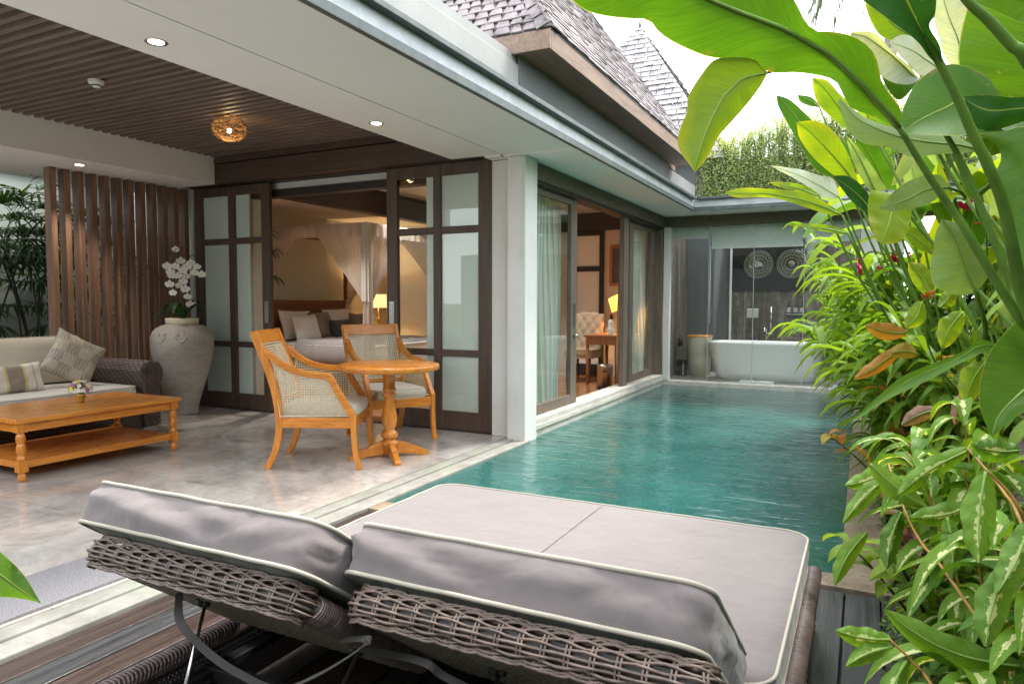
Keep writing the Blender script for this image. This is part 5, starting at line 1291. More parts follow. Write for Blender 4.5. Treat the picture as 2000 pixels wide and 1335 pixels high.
# ================================================================== PLANTING
def poly_at(L, v):
    """smooth position along a polyline of 2D/3D points at v in 0..1 (by length)"""
    key = id(L)
    if key not in poly_at.c:
        P_ = crom([Vector((*p[:2], 0)) for p in L], 6) if len(L) > 2 else [Vector((*p[:2], 0)) for p in L]
        acc = [0]
        for a, b_ in zip(P_, P_[1:]): acc.append(acc[-1]+(b_-a).length)
        poly_at.c[key] = (P_, acc, L)
    P_, acc, _ = poly_at.c[key]; s_ = v*acc[-1]; i = 0
    while i < len(acc)-2 and acc[i+1] < s_: i += 1
    return P_[i].lerp(P_[i+1], (s_-acc[i])/max(1e-9, acc[i+1]-acc[i]))
poly_at.c = {}
def blade(parent, mat, L, Mi, Rr, d0, d1, eL=-.03, eR=-.03, tint=.5, dm=0, rip=.006, name='leaf', rib=.005, nv=46, label=None):
    """leaf blade given by its two margins and midrib, each running base to tip"""
    g = MB(); ph = random.uniform(0, 6)
    def fn(u, v):
        a, m_, b_ = poly_at(L, v), poly_at(Mi, v), poly_at(Rr, v); d = d0+(d1-d0)*v + dm*math.sin(PI*v)
        tap = math.sin(PI*min(1, max(0, v)))**.5
        if u < .5: k = 1-u*2; p = m_.lerp(a, k); e = eL*k**1.6*tap
        else: k = u*2-1; p = m_.lerp(b_, k); e = eR*k**1.6*tap
        r_ = rip*tap*(k**1.5)*(math.sin(v*13+ph+2*(u > .5))+.5*math.sin(v*31+ph*2)) + .0011*math.sin(v*95-k*9)*k
        return at(p.x, p.y, d + e + r_)
    g.grid(fn, 16, nv, tint=tint)
    o = g.build(name, mat, parent, label=label)
    if rib:
        r_ = [rib*(1-.75*i/24) for i in range(25)]
        MB().tube([at(*poly_at(Mi, i/24)[:2], d0+(d1-d0)*i/24+dm*math.sin(PI*i/24)+.001) for i in range(25)], r_, 6).build('midrib', M['midrib'], o)
    return o
def stalk(parent, pts, r0, r1, mat='stalk', name='stalk'):
    P_ = crom([at(*p) if len(p) == 3 and not isinstance(p, Vector) else p for p in pts], 6); n_ = len(P_)
    return MB().tube(P_, [r0+(r1-r0)*i/(n_-1) for i in range(n_)], 10).build(name, M[mat], parent)
random.seed(31)
# ---- the great foreground heliconia
hb = V(.62, 1.75, -.1)
h1 = thing('heliconia', 'huge foreground heliconia whose broad leaf arches across the top right corner', 'plant', hb)
blade(h1, M['leaf'],
      [(1757,258),(1730,240),(1697,225),(1660,210),(1646,183),(1626,155),(1562,142),(1502,141),(1472,116),(1423,115),(1379,110),(1322,86),(1288,64),(1268,40),(1240,37),(1200,34),(1152,24),(1116,0),(1040,-70)],
      [(1757,250),(1735,222),(1712,198),(1690,172),(1667,150),(1622,109),(1577,82),(1525,54),(1465,32),(1390,2),(1320,-30),(1200,-75),(1040,-95)],
      [(1759,243),(1762,215),(1746,195),(1723,161),(1716,131),(1708,105),(1686,82),(1660,69),(1626,62),(1592,60),(1570,37),(1551,0),(1510,-50),(1400,-110),(1200,-140),(1040,-110)],
      1.55, 1.05, .05, -.02, .4, rip=.009, rib=.007)
blade(h1, M['leaf_yellow'],
      [(1500,142),(1472,116),(1430,112),(1394,118),(1367,150),(1345,187),(1341,221),(1328,251),(1325,288),(1356,335)],
      [(1500,142),(1450,154),(1430,172),(1412,191),(1386,240),(1367,292),(1356,336)],
      [(1500,142),(1483,172),(1457,206),(1427,240),(1401,270),(1382,307),(1358,336)],
      1.40, 1.28, -.02, .03, .25, rip=.004, rib=.0022)
stalk(h1, [(1500,142,1.41),(1530,132,1.45),(1580,110,1.52),(1622,109,1.50)], .003, .004)
stalk(h1, [(1757,250,1.55),(1815,345,1.56),(1880,440,1.56),(1940,540,1.55),(1985,612,1.55),(2060,740,1.55), hb+V(-.05,.1,.5), hb], .0065, .014)
stalk(h1, [(1700,-160,1.42),(1771,0,1.42),(1810,78,1.42),(1840,132,1.42),(1870,192,1.43),(1900,261,1.44),(1930,324,1.45),(1960,400,1.47),(1985,520,1.5),(2005,600,1.52),(2080,800,1.55), hb+V(0,.05,.4), hb+V(.02,0,0)], .0058, .016)
stalk(h1, [(1845,258,1.62),(1880,320,1.62),(1910,390,1.62),(1945,480,1.62),(1975,560,1.62),(1998,620,1.6),(2070,790,1.6), hb+V(.02,.12,.4), hb+V(0,.03,0)], .006, .012)
stalk(h1, [(1830,-80,1.25),(1888,0,1.25),(1930,39,1.25),(1975,87,1.25),(2010,125,1.25),(2120,330,1.3),(2200,700,1.35), hb+V(.12,-.12,0)], .007, .014)
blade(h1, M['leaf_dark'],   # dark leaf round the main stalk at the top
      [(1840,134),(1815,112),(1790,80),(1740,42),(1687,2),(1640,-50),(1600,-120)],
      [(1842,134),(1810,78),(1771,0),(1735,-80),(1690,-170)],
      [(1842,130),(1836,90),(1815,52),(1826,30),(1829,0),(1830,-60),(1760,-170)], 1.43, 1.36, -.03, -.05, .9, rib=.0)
blade(h1, M['leaf'],        # round drooping leaf right of the great leaf
      [(2050,200),(1990,195),(1950,185),(1930,150),(1880,128),(1840,128),(1800,152),(1778,180),(1762,220),(1756,258)],
      [(2060,215),(1990,205),(1930,190),(1880,195),(1845,212),(1805,230),(1757,259)],
      [(2060,262),(2000,248),(1960,256),(1915,262),(1880,264),(1840,265),(1810,263),(1757,260)], 1.66, 1.60, .01, -.06, .1, rip=.004, rib=.004)
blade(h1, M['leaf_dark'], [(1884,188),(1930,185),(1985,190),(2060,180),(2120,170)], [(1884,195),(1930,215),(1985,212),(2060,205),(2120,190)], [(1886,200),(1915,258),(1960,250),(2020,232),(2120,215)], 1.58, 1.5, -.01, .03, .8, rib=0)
blade(h1, M['leaf'],        # broad bright leaf upper right
      [(1985,192),(1930,165),(1880,150),(1872,118),(1872,100),(1878,60),(1890,15),(1915,-60)],
      [(2080,230),(2050,150),(2030,90),(2020,30),(1990,-60)],
      [(2160,230),(2150,120),(2120,20),(2060,-80)], 1.85, 1.8, .05, .0, .95, rip=.004, rib=.005)
blade(h1, M['leaf'], [(2080,60),(2000,46),(1950,25),(1905,5),(1860,-30)], [(2080,20),(2000,0),(1940,-25),(1870,-50)], [(2080,-60),(2000,-70),(1930,-80),(1870,-70)], 1.7, 1.6, .0, .0, .7, rib=.003)
blade(h1, M['leaf'],        # broad leaf down the right edge
      [(2010,205),(1960,215),(1925,238),(1910,262),(1945,280),(1955,311),(1940,348),(1950,393),(1967,449),(1968,520),(1985,590),(2010,640)],
      [(2060,190),(2040,240),(2020,300),(2012,360),(2010,430),(2012,520),(2015,640)],
      [(2120,190),(2140,260),(2120,400),(2090,520),(2020,645)], 1.78, 1.70, .04, .0, .6, rip=.006, rib=.004)
blade(h1, M['leaf'],        # broad leaf at mid right
      [(1999,612),(1962,650),(1931,690),(1916,735),(1912,768),(1914,795),(1921,817),(1935,850)],
      [(2100,700),(2040,730),(1990,770),(1950,812),(1937,852)],
      [(2140,760),(2090,800),(2010,800),(1965,830),(1938,854)], 1.62, 1.5, -.02, -.04, .75, rip=.004, rib=.004)
blade(h1, M['leaf'],        # long narrow leaf sweeping left over the pool edge
      [(1946,672),(1912,662),(1890,680),(1856,697),(1811,714),(1762,735),(1721,768),(1676,808),(1655,824)],
      [(1946,674),(1910,676),(1880,695),(1840,714),(1800,730),(1750,757),(1705,790),(1655,825)],
      [(1946,678),(1912,692),(1867,713),(1822,738),(1770,762),(1725,785),(1685,812),(1655,826)], 1.60, 1.45, .0, -.02, .85, rip=.002, rib=.002)
stalk(h1, [(1946,674,1.6),(1985,668,1.62),(2040,690,1.62), hb+V(0,.1,.6), hb+V(.03,.05,0)], .004, .01)
# ---- second heliconia: paler leaves behind
hb2 = V(.95, 2.9, -.1)
h2 = thing('heliconia', 'heliconia with pale glaucous leaves standing behind the huge foreground one', 'plant', hb2)
blade(h2, M['leaf_pale'],
      [(1910,290),(1860,262),(1800,250),(1750,249),(1700,235),(1660,208),(1639,190)],
      [(1930,300),(1880,284),(1820,278),(1760,268),(1710,250),(1670,228),(1639,192)],
      [(1935,305),(1903,298),(1850,300),(1810,304),(1780,307),(1735,288),(1684,279),(1654,249),(1636,200)], 2.3, 2.1, .02, .0, .5, rib=.004)
blade(h2, M['leaf_white'], [(1800,152),(1778,165),(1740,160),(1700,130),(1672,90),(1660,72)], [(1790,155),(1755,120),(1720,92),(1690,72),(1662,66)], [(1792,150),(1775,128),(1742,100),(1722,75),(1700,62),(1664,62)], 2.2, 2.0, 0, -.03, .4, rib=.003)
blade(h2, M['leaf'], [(1795,158),(1760,195),(1738,180),(1722,150),(1716,122)], [(1795,156),(1770,150),(1745,128),(1716,112)], [(1796,154),(1775,135),(1750,112),(1718,108)], 2.25, 2.15, .0, .0, .1, rib=0)
blade(h2, M['leaf_white'], [(1842,150),(1800,150),(1768,120),(1738,86)], [(1842,140),(1810,118),(1780,98),(1738,82)], [(1842,128),(1822,98),(1795,76),(1762,68),(1738,80)], 2.4, 2.3, 0, 0, .6, rib=.003)
blade(h2, M['leaf_yellow'], [(1785,72),(1750,80),(1720,70),(1700,40),(1690,5),(1690,-40)], [(1785,70),(1755,55),(1725,25),(1700,-30)], [(1788,66),(1765,40),(1740,5),(1702,-40)], 2.5, 2.4, 0, 0, .2, rib=.003)
blade(h2, M['leaf_white'], [(1878,130),(1850,120),(1832,70),(1824,30),(1830,-20)], [(1880,130),(1872,80),(1852,30),(1838,-20)], [(1872,132),(1888,70),(1890,15),(1880,-20)], 2.6, 2.5, .03, .0, .3, rib=.003)
blade(h2, M['leaf_yellow'], [(1740,378),(1704,372),(1697,386),(1695,412),(1700,440),(1712,470)], [(1764,372),(1745,400),(1738,430),(1722,475)], [(1764,372),(1780,400),(1775,440),(1760,470),(1725,478)], 2.7, 2.6, 0, 0, .6, rib=.003)
blade(h2, M['leaf_pale'],   # upright oval pale leaf
      [(1910,572),(1870,575),(1843,568),(1822,552),(1817,520),(1822,490),(1828,455),(1840,428)],
      [(1905,570),(1893,545),(1880,510),(1868,475),(1855,450),(1840,428)],
      [(1908,570),(1931,536),(1922,505),(1905,480),(1890,455),(1868,436),(1842,428)], 2.0, 1.95, .03, .03, .2, rib=.004)
blade(h2, M['leaf_pale'], [(1852,369),(1824,392),(1800,402),(1768,410),(1740,412),(1718,408)], [(1854,366),(1810,370),(1770,390),(1718,407)], [(1852,362),(1832,341),(1787,348),(1749,371),(1718,405)], 2.2, 2.1, 0, 0, .1, rib=.003)
stalk(h2, [(1852,366,2.2),(1885,385,2.25),(1890,450,2.4), hb2+V(-.1,0,.6), hb2], .004, .008)
stalk(h2, [(1930,300,2.3),(1940,350,2.35),(1930,450,2.6), hb2+V(0,0,.7), hb2], .007, .012)
stalk(h2, [(1905,570,2.),(1925,640,2.1),(1940,760,2.5), hb2+V(0,0,.3), hb2], .006, .012)
for a, b_ in (((1764,372,2.7),(1800,450,2.9)), ((1795,155,2.25),(1850,330,2.7)), ((1785,70,2.5),(1870,340,3)), ((1842,140,2.4),(1888,360,2.8))): stalk(h2, [a, b_, hb2+V(random.uniform(-.1,.1),random.uniform(-.1,.1),.6), hb2], .005, .010)
# ---- third heliconia: leaves over the far end of the pool
hb3 = V(.62, 4.4, -.1)
h3 = thing('heliconia', 'heliconia of bright upright leaves leaning over the pool before the vine covered wall', 'plant', hb3)
specs = [
 ('leaf_yellow', [(1674,367),(1637,348),(1592,311),(1562,270),(1556,240)], [(1676,366),(1650,330),(1615,290),(1580,255),(1558,239)], [(1678,364),(1671,337),(1648,285),(1622,251),(1592,236),(1560,238)], 4.0, 3.8, .8),
 ('leaf', [(1650,350),(1630,348),(1592,330),(1555,270),(1521,210),(1517,186)], [(1652,348),(1620,310),(1580,262),(1545,215),(1517,186)], [(1655,345),(1640,300),(1600,250),(1573,222),(1543,195),(1518,186)], 4.3, 4.2, .1),
 ('leaf_yellow', [(1660,255),(1637,240),(1600,206),(1588,175),(1587,153)], [(1668,250),(1645,218),(1615,178),(1588,153)], [(1672,245),(1660,205),(1637,180),(1615,157),(1590,152)], 3.8, 3.7, .3),
 ('leaf_pale', [(1705,378),(1689,360),(1667,318),(1650,262)], [(1710,374),(1692,335),(1672,296),(1650,262)], [(1733,370),(1704,326),(1674,285),(1650,262)], 3.6, 3.5, .7),
 ('leaf', [(1700,372),(1678,330),(1668,300),(1672,275)], [(1730,368),(1712,325),(1690,290),(1675,272)], [(1752,372),(1745,320),(1725,288),(1677,270)], 3.8, 3.7, .3),
 ('leaf_yellow', [(1645,421),(1615,418),(1562,401),(1506,386),(1439,386),(1416,376)], [(1645,420),(1612,405),(1560,388),(1500,378),(1450,377),(1416,376)], [(1645,418),(1615,397),(1577,378),(1532,371),(1506,369),(1450,367),(1416,375)], 3.6, 3.7, .9),
 ('leaf_yellow', [(1600,385),(1570,378),(1535,368),(1502,358)], [(1600,383),(1560,368),(1502,357)], [(1600,380),(1575,364),(1540,356),(1502,356)], 3.8, 3.9, .5),
 ('leaf_white', [(1640,388),(1611,385),(1580,366),(1545,345),(1504,324)], [(1640,386),(1600,362),(1555,340),(1504,324)], [(1640,384),(1628,350),(1600,342),(1560,330),(1504,323)], 4.2, 4.3, .6),
 ('leaf', [(1600,210),(1580,207),(1562,198),(1558,187)], [(1600,208),(1578,195),(1558,187)], [(1600,205),(1585,190),(1560,185)], 4.4, 4.3, .3),
 ('leaf_yellow', [(1656,457),(1630,456),(1590,448),(1540,440)], [(1656,455),(1610,446),(1540,440)], [(1656,453),(1625,440),(1575,437),(1540,439)], 3.4, 3.6, .3),
 ('leaf_yellow', [(1822,498),(1787,483),(1760,455),(1728,436)], [(1822,496),(1790,465),(1728,435)], [(1824,494),(1809,457),(1768,438),(1728,434)], 2.9, 2.9, .5),
 ('leaf', [(1680,330),(1650,320),(1615,300),(1590,268)], [(1682,326),(1645,298),(1590,267)], [(1684,320),(1660,285),(1625,265),(1590,266)], 4.4, 4.4, .2),
 ('leaf_dark', [(1700,420),(1670,400),(1645,370),(1628,345)], [(1705,415),(1675,380),(1628,344)], [(1712,410),(1690,370),(1660,345),(1628,343)], 3.9, 3.9, .5),
]
for mt, L, Mi, Rr, d0, d1, tn in specs:
    blade(h3, M[mt], L, Mi, Rr, d0, d1, 0, 0, tn, rip=.006, rib=.004, nv=30)
    stalk(h3, [(*Mi[0], d0), hb3.lerp(at(*Mi[0], d0), .72)+V(.05,.02,-.05), hb3+V(random.uniform(-.1,.1),random.uniform(-.2,.2),.5), hb3+V(random.uniform(-.08,.08),random.uniform(-.1,.1),0)], .005, .011)

def eblade(par, mt, base, tip, w_, d0, d1, tn, bend=0., st=True, pb_=None):
    b2, t2 = Vector(base), Vector(tip); ax = t2-b2; nr_ = Vector((-ax.y, ax.x)).normalized(); L, Mi, Rr = [], [], []
    for k in range(9):
        f = k/8; c = b2 + ax*f + nr_*bend*math.sin(PI*f); hw = w_/2*max(.02, math.sin(PI*min(1, f*.94+.05)))**.7
        Mi.append(tuple(c)); L.append(tuple(c+nr_*hw*(1+.1*math.sin(k*2.3)))); Rr.append(tuple(c-nr_*hw*.9))
    blade(par, M[mt], L, Mi, Rr, d0, d1, .02, .03, tn, rip=.005, rib=.004, nv=26)
    if st: stalk(par, [(*base, d0), pb_.lerp(at(*base, d0), .65), pb_], .005, .010)
for q in (('leaf_pale',(1795,430),(1772,300),52,4.2,4.1,.4,6),('leaf_yellow',(1850,450),(1832,318),44,4.0,3.9,.6,-6),('leaf',(1905,490),(1882,340),56,4.4,4.2,.2,8),('leaf_pale',(1960,520),(1972,330),60,3.6,3.5,.6,-8),
          ('leaf',(1745,300),(1712,190),46,4.6,4.5,.5,6),('leaf_yellow',(1990,560),(1940,420),50,3.2,3.1,.5,6),('leaf',(1870,420),(1800,290),48,4.9,4.8,.7,-10),('leaf_yellow',(1930,300),(1990,180),70,3.4,3.3,.7,5),
          ('leaf',(2000,480),(1990,300),80,4.2,4.1,.3,0),('leaf_pale',(1840,330),(1790,230),44,4.4,4.3,.5,4),('leaf_white',(1905,400),(1935,285),50,4.6,4.6,.4,3),('leaf_yellow',(1700,250),(1660,120),44,3.3,3.2,.4,4),
          ('leaf',(1960,250),(1900,110),90,3.5,3.4,.6,0),('leaf_yellow',(1845,240),(1800,130),56,3.3,3.2,.7,4),('leaf',(1990,120),(1960,-40),90,3.2,3.1,.5,0),('leaf_pale',(2010,700),(1955,560),60,2.9,2.8,.5,6)):
    eblade(h2 if q[4] < 3.7 else h3, q[0], q[1], q[2], q[3], q[4], q[5], q[6], q[7], True, hb2 if q[4] < 3.7 else hb3)
# ---- free-growing heliconias behind
def heliconia(base, n_, hmin, hmax, label, seed, mats=('leaf','leaf_pale','leaf_yellow'), bl=.75, bw=.20, lean=.35, grp=None):
    random.seed(seed); t = thing('heliconia', label, 'plant', base, grp)
    for k in range(n_):
        a = random.uniform(0, 2*PI); h_ = random.uniform(hmin, hmax); d = V(math.cos(a), math.sin(a), 0); o = base + V(random.gauss(0,.09), random.gauss(0,.09), 0)
        top = o + d*lean*h_*random.uniform(.25,.7) + V(0,0,h_); L_ = bl*random.uniform(.7,1.15); d2 = (d+V(random.gauss(0,.3),random.gauss(0,.3),0)).normalized()
        stp = crom([o, o.lerp(top, .5)+V(0,0,.08*h_)-d*.03, top], 5)
        MB().tube(stp, [.012-.006*i/(len(stp)-1) for i in range(len(stp))], 7).build('stalk', M['stalk'], t)
        dr = random.uniform(-.1,.75); g = MB()
        ribbon_leaf(g, [top, top+d2*L_*.3+V(0,0,L_*.42), top+d2*L_*.7+V(0,0,L_*(.55-dr*.5)), top+d2*L_*.95+V(0,0,L_*(.6-dr*1.2))], bw*random.uniform(.8,1.2), random.uniform(-.1,.3), random.random(), 24, 6)
        g.build('leaf', M[random.choice(mats)], t)
    return t
HL = [((.75,5.6,-.08), 14, 1.1, 2.1, 'tall heliconia clump midway along the pool bed'), ((1.1,4.3,-.06), 14, 1.1, 2.3, 'heliconia clump behind the bright one, against the right wall'),
      ((.6,7.2,-.08), 11, .9, 1.7, 'heliconia clump near the bathroom end of the bed'), ((1.35,5.9,-.06), 12, 1.2, 2.4, 'heliconia clump deep in the bed by the wall'),
      ((1.5,3.2,-.06), 12, 1.2, 2.4, 'heliconia clump at the right frame edge behind the pale leaves'), ((1.3,8.2,-.06), 12, 1.2, 2.3, 'heliconia clump at the far corner of the garden')]
for i, (b_, n_, h0, h1_, lb) in enumerate(HL): heliconia(V(*b_), n_, h0, h1_, lb, 50+i, bl=.85, bw=.23)

# ---- gingers: arching stems with two ranks of narrow leaves, one foliage mesh per plant
def ginger(base, n_, h_, label, seed, mat='leaf_ginger', ll=.36, lw=.044, out=.5, grp=None, leans=(-1,0), name='ginger_plant', red=0):
    random.seed(seed); t = thing(name, label, 'plant', base, grp); F = MB(); S_ = MB(); RD = MB()
    for k in range(n_):
        a = math.atan2(leans[1], leans[0]) + random.gauss(0, .8); d = V(math.cos(a), math.sin(a), 0); o = base + V(random.gauss(0,.10), random.gauss(0,.16), 0); H_ = h_*random.uniform(.6,1.1)
        o_ = random.uniform(.3,1)*out; stp = crom([o, o+d*o_*.15*H_+V(0,0,H_*.5), o+d*o_*.5*H_+V(0,0,H_*.85), o+d*o_*.95*H_+V(0,0,H_)], 7)
        S_.tube(stp, [.007-.004*i/(len(stp)-1) for i in range(len(stp))], 5); sd0 = d.cross(V(0,0,1))
        for q in range(5, len(stp)):
            for s_ in (1, -1):
                if random.random() < .22: continue
                p = stp[q] if s_ > 0 else stp[q-1].lerp(stp[q], .5); f = q/len(stp)
                dr = (sd0*s_*.9 + d*(.35+.5*f) + V(0,0,.35+.25*f) + V(random.gauss(0,.35),random.gauss(0,.35),random.gauss(0,.3))).normalized(); L_ = ll*random.uniform(.7,1.2); dp = random.uniform(.25,.8)
                ribbon_leaf(F, [p, p+dr*L_*.35+V(0,0,.02), p+dr*L_*.72+V(0,0,-.05*dp), p+dr*L_*.98+V(0,0,-.24*L_-.10*dp)], lw*random.uniform(.8,1.25), .28, random.random(), 8, 2, prof=lambda v: max(0, math.sin(PI*min(1, .04+v*.96)))**.8)
        if k < red:
            p = stp[-1]
            for w_ in range(16): a2 = random.uniform(0, 6.28); dd = V(math.cos(a2), math.sin(a2), random.uniform(.2,1.6)).normalized(); ribbon_leaf(RD, [p+V(0,0,.006*w_), p+dd*.03+V(0,0,.006*w_), p+dd*.05+V(0,0,.006*w_)], .018, .2, .5, 3, 2)
    F.build('foliage', M[mat], t); S_.build('stems', M['stalk'], t)
    if red: RD.build('flower', M['petal_r'], t)
    return t
GL = [(4.3,.36,.95,7,'ginger plant at the pool edge nearest the broad leaves'), (4.9,.34,1.25,8,'ginger plant second along the pool edge with arching stems'), (5.5,.36,1.45,8,'ginger plant with crimson flowers midway along the pool edge'),
      (6.2,.33,1.5,8,'ginger plant leaning out over the middle of the pool'), (7.0,.33,1.45,8,'ginger plant overlapping the right of the bathroom glass'), (7.9,.32,1.4,7,'ginger plant next to last before the bathroom pillar'),
      (8.9,.30,1.2,7,'low ginger plant in front of the white bathroom pillar'), (5.8,.75,1.7,7,'tall ginger plant behind the flowering one'), (3.7,.62,1.3,7,'ginger plant behind the tree trunk')]
for i, (y, x, h_, n_, lb) in enumerate(GL): ginger(V(x, y, -.1), n_, h_, lb, 80+i, red=3 if i in (2, 7) else 0, out=.62, leans=(-1,-.3))
# ---- variegated shrubs near the camera
def shrub(base, nst, h_, label, seed, mat, ll, lw, spread, twig='twig_orange', name='variegated_shrub', lean=(-.5,-.2), nper=12, droop=.6, cat='shrub', lres=10):
    random.seed(seed); t = thing(name, label, cat, base); F = MB(); S_ = MB()
    for k in range(nst):
        a = random.uniform(0, 2*PI); d = (V(math.cos(a), math.sin(a), 0)*.75 + V(*lean, 0)); H_ = h_*random.uniform(.55,1.1); sp = spread*random.uniform(.3,1)
        stp = crom([base+V(random.gauss(0,.04),random.gauss(0,.04),0), base+d*sp*.3+V(0,0,H_*.45), base+d*sp*.75+V(0,0,H_*.85), base+d*sp+V(0,0,H_)], 6)
        S_.tube(stp, [.007-.0045*i/(len(stp)-1) for i in range(len(stp))], 6)
        for q in range(nper):
            f = .30+.70*(q+random.random()*.6)/nper; f = min(f, .999); i = int(f*(len(stp)-1)); p = stp[i].lerp(stp[i+1], f*(len(stp)-1)-i)
            ang = q*2.4+k; e = V(math.cos(ang), math.sin(ang), random.uniform(-.15,.45)).normalized(); L_ = ll*random.uniform(.65,1.15); dp = droop*random.uniform(.4,1.2)
            ribbon_leaf(F, [p, p+e*L_*.3+V(0,0,.12*L_), p+e*L_*.68-V(0,0,.12*L_*dp), p+e*L_*.9-V(0,0,.62*L_*dp)], lw*random.uniform(.8,1.2), random.uniform(.05,.35), random.random(), lres, 4 if lres > 5 else 2, prof=lambda v: max(0, math.sin(PI*min(1, .03+v**.9*.97)))**.95)
    F.build('foliage', M[mat], t); S_.build('stems', M[twig], t); return t
# orange-tipped foliage plant
shrub(V(.36, 4.0, -.1), 9, .98, 'bushy plant with orange and yellow tinged young leaves over the pool edge', 120, 'leaf_croton', .17, .055, .40, 'stem_dark', 'croton', (-.6,-.1), 9)
shrub(V(.34, 3.5, -.1), 8, .62, 'low bushy plant of pale yellow green leaves by the coping', 121, 'leaf_ginger', .16, .05, .34, 'stem_dark', 'croton', (-.5,-.1), 12)
shrub(V(.5, 3.75, -.1), 8, 1.1, 'upright bushy plant with glossy yellow green leaves behind the low one by the coping', 122, 'leaf_yg', .17, .06, .34, 'stem_dark', 'croton', (-.3,-.1), 12)
shrub(V(.38, 2.35, -.1), 8, .86, 'variegated cream centred shrub hanging over the tan pool coping', 140, 'leaf_varieg', .21, .050, .34, nper=13, droop=.8)
shrub(V(.45, 1.80, -.1), 8, .74, 'variegated shrub at the bottom right corner beside the grey deck boards', 141, 'leaf_varieg', .20, .048, .28, nper=13, droop=.8)
shrub(V(.42, 2.95, -.1), 8, .90, 'variegated shrub third back along the coping, under the broad leaf', 142, 'leaf_varieg', .21, .048, .36, nper=13, droop=.8)
shrub(V(.28, 1.98, -.1), 5, .34, 'low variegated shoots over the deck boards', 143, 'leaf_varieg', .14, .040, .26)
for i, (x, y, h_, lb) in enumerate(((.85,2.5,1.1,'dark leafed shrub behind the variegated ones'), (1.0,3.6,1.1,'dark leafed shrub below the heliconias by the wall'), (.8,4.9,.9,'dark leafed shrub under the tall gingers'), (1.5,4.8,1.3,'dark leafed shrub against the right boundary wall'), (1.0,6.6,1.0,'dark leafed shrub midway down the bed'), (.7,8.2,.9,'dark leafed shrub near the far end of the bed'), (1.45,2.0,1.2,'dark leafed shrub near the right frame edge'))):
    shrub(V(x, y, -.1), 12, h_, lb, 150+i, 'leaf_dark' if i % 2 else 'leaf', .15, .05, .42, 'stem_dark', 'leafy_shrub', (0,0), 16)
for i in range(9):
    y = 2.2 + i*1.15; shrub(V(1.55, y, -.1), 22, 3.1, ('first','second','third','fourth','fifth','sixth','seventh','eighth','ninth')[i] + ' tall bush from the camera along the right boundary wall', 300+i, ('leaf','leaf_yg','leaf_dark')[i % 3], .32, .10, .62, 'stem_dark', 'tall_shrub', (-.15,0), 28)
shrub(V(.30, 2.62, -.1), 7, .62, 'small shrub of plain yellow green leaves between the variegated shrubs and the coping', 160, 'leaf_yg', .15, .045, .30, 'stem_dark', 'leafy_shrub', (-.5,-.1), 12)
shrub(V(.34, 3.25, -.1), 7, .50, 'small shrub of pink flushed leaves low by the coping', 161, 'leaf_pink', .12, .045, .28, 'stem_dark', 'leafy_shrub', (-.5,-.1), 10)
shrub(V(.62, 2.2, -.1), 9, 1.0, 'taller shrub of plain yellow green leaves behind the variegated shrubs', 162, 'leaf_yg', .19, .06, .34, 'twig_orange', 'leafy_shrub', (-.2,0), 13)
# shrubs behind the camera, seen in reflections
for i, (x, y) in enumerate(((.9,.2),(1.2,-1.4),(-.8,-3.4),(-3.2,-3.5))):
    shrub(V(x, y, -.1), 12, 1.7, ('leafy shrub beside the camera in the right bed','leafy shrub behind the camera in the right bed','leafy shrub at the near end wall, right of the steps','leafy shrub at the near end wall, left side')[i], 170+i, 'leaf', .2, .06, .6, 'stem_dark', 'leafy_shrub', (0,0), 18)
for i, (x, y, h_) in enumerate(((-6.5,-4.9,3.4),(-4.6,-5.0,3.8),(-2.6,-4.9,5.0),(-.7,-5.0,4.7),(1.2,-4.9,5.0),(3.2,-4.6,4.8))):
    t_ = shrub(V(x, y, -.16), 30, h_, ('first','second','third','fourth','fifth','sixth')[i] + ' tall leafy tree behind the near boundary wall, counted from the left', 400+i, 'leaf_dark' if i % 2 else 'leaf', .42, .15, 1.5, 'bark', 'tree', (0,0), 42, cat='tree', lres=4)
    stm = t_.children[1]; stm.name = 'trunk'; t_.children[0].name = 'crown'
def bract(par, px, py, d, mat, n_, sz, name='flower'):
    c = at(px, py, d); g = MB()
    for k in range(n_):
        a = random.uniform(0, 6.28); e = V(math.cos(a), math.sin(a), random.uniform(-.3,1.3)).normalized()
        ribbon_leaf(g, [c+V(0,0,sz*.1*k/n_*3), c+e*sz*.6+V(0,0,sz*.1*k/n_*3), c+e*sz+V(0,0,sz*.3*k/n_)], sz*.38, .25, .5, 4, 2)
    g.build(name, M[mat], par)
fl_ = thing('flowering_ginger', 'loose stand of thin stems carrying crimson and orange flower heads among the green leaves', 'plant', (.7, 3.6, -.1))
for q in ((1745,512,4.2,'petal_r',22,.05),(1722,532,4.2,'petal_r',20,.045),(1755,498,4.3,'petal_r',16,.04),(1882,410,3.3,'petal_r',26,.05),(1893,398,3.35,'petal_r',14,.035),(1812,582,2.7,'bract_o',14,.035),(1840,645,2.8,'bract_o',12,.03),(1925,440,3.1,'bract_o',18,.05)):
    bract(fl_, *q); stalk(fl_, [(q[0],q[1],q[2]), at(q[0]+12,q[1]+120,q[2]+.1), V(.7,3.6,.3).lerp(at(q[0],q[1],q[2]),.25), V(.7,3.6,-.1)], .003, .005, 'stalk', 'stem')
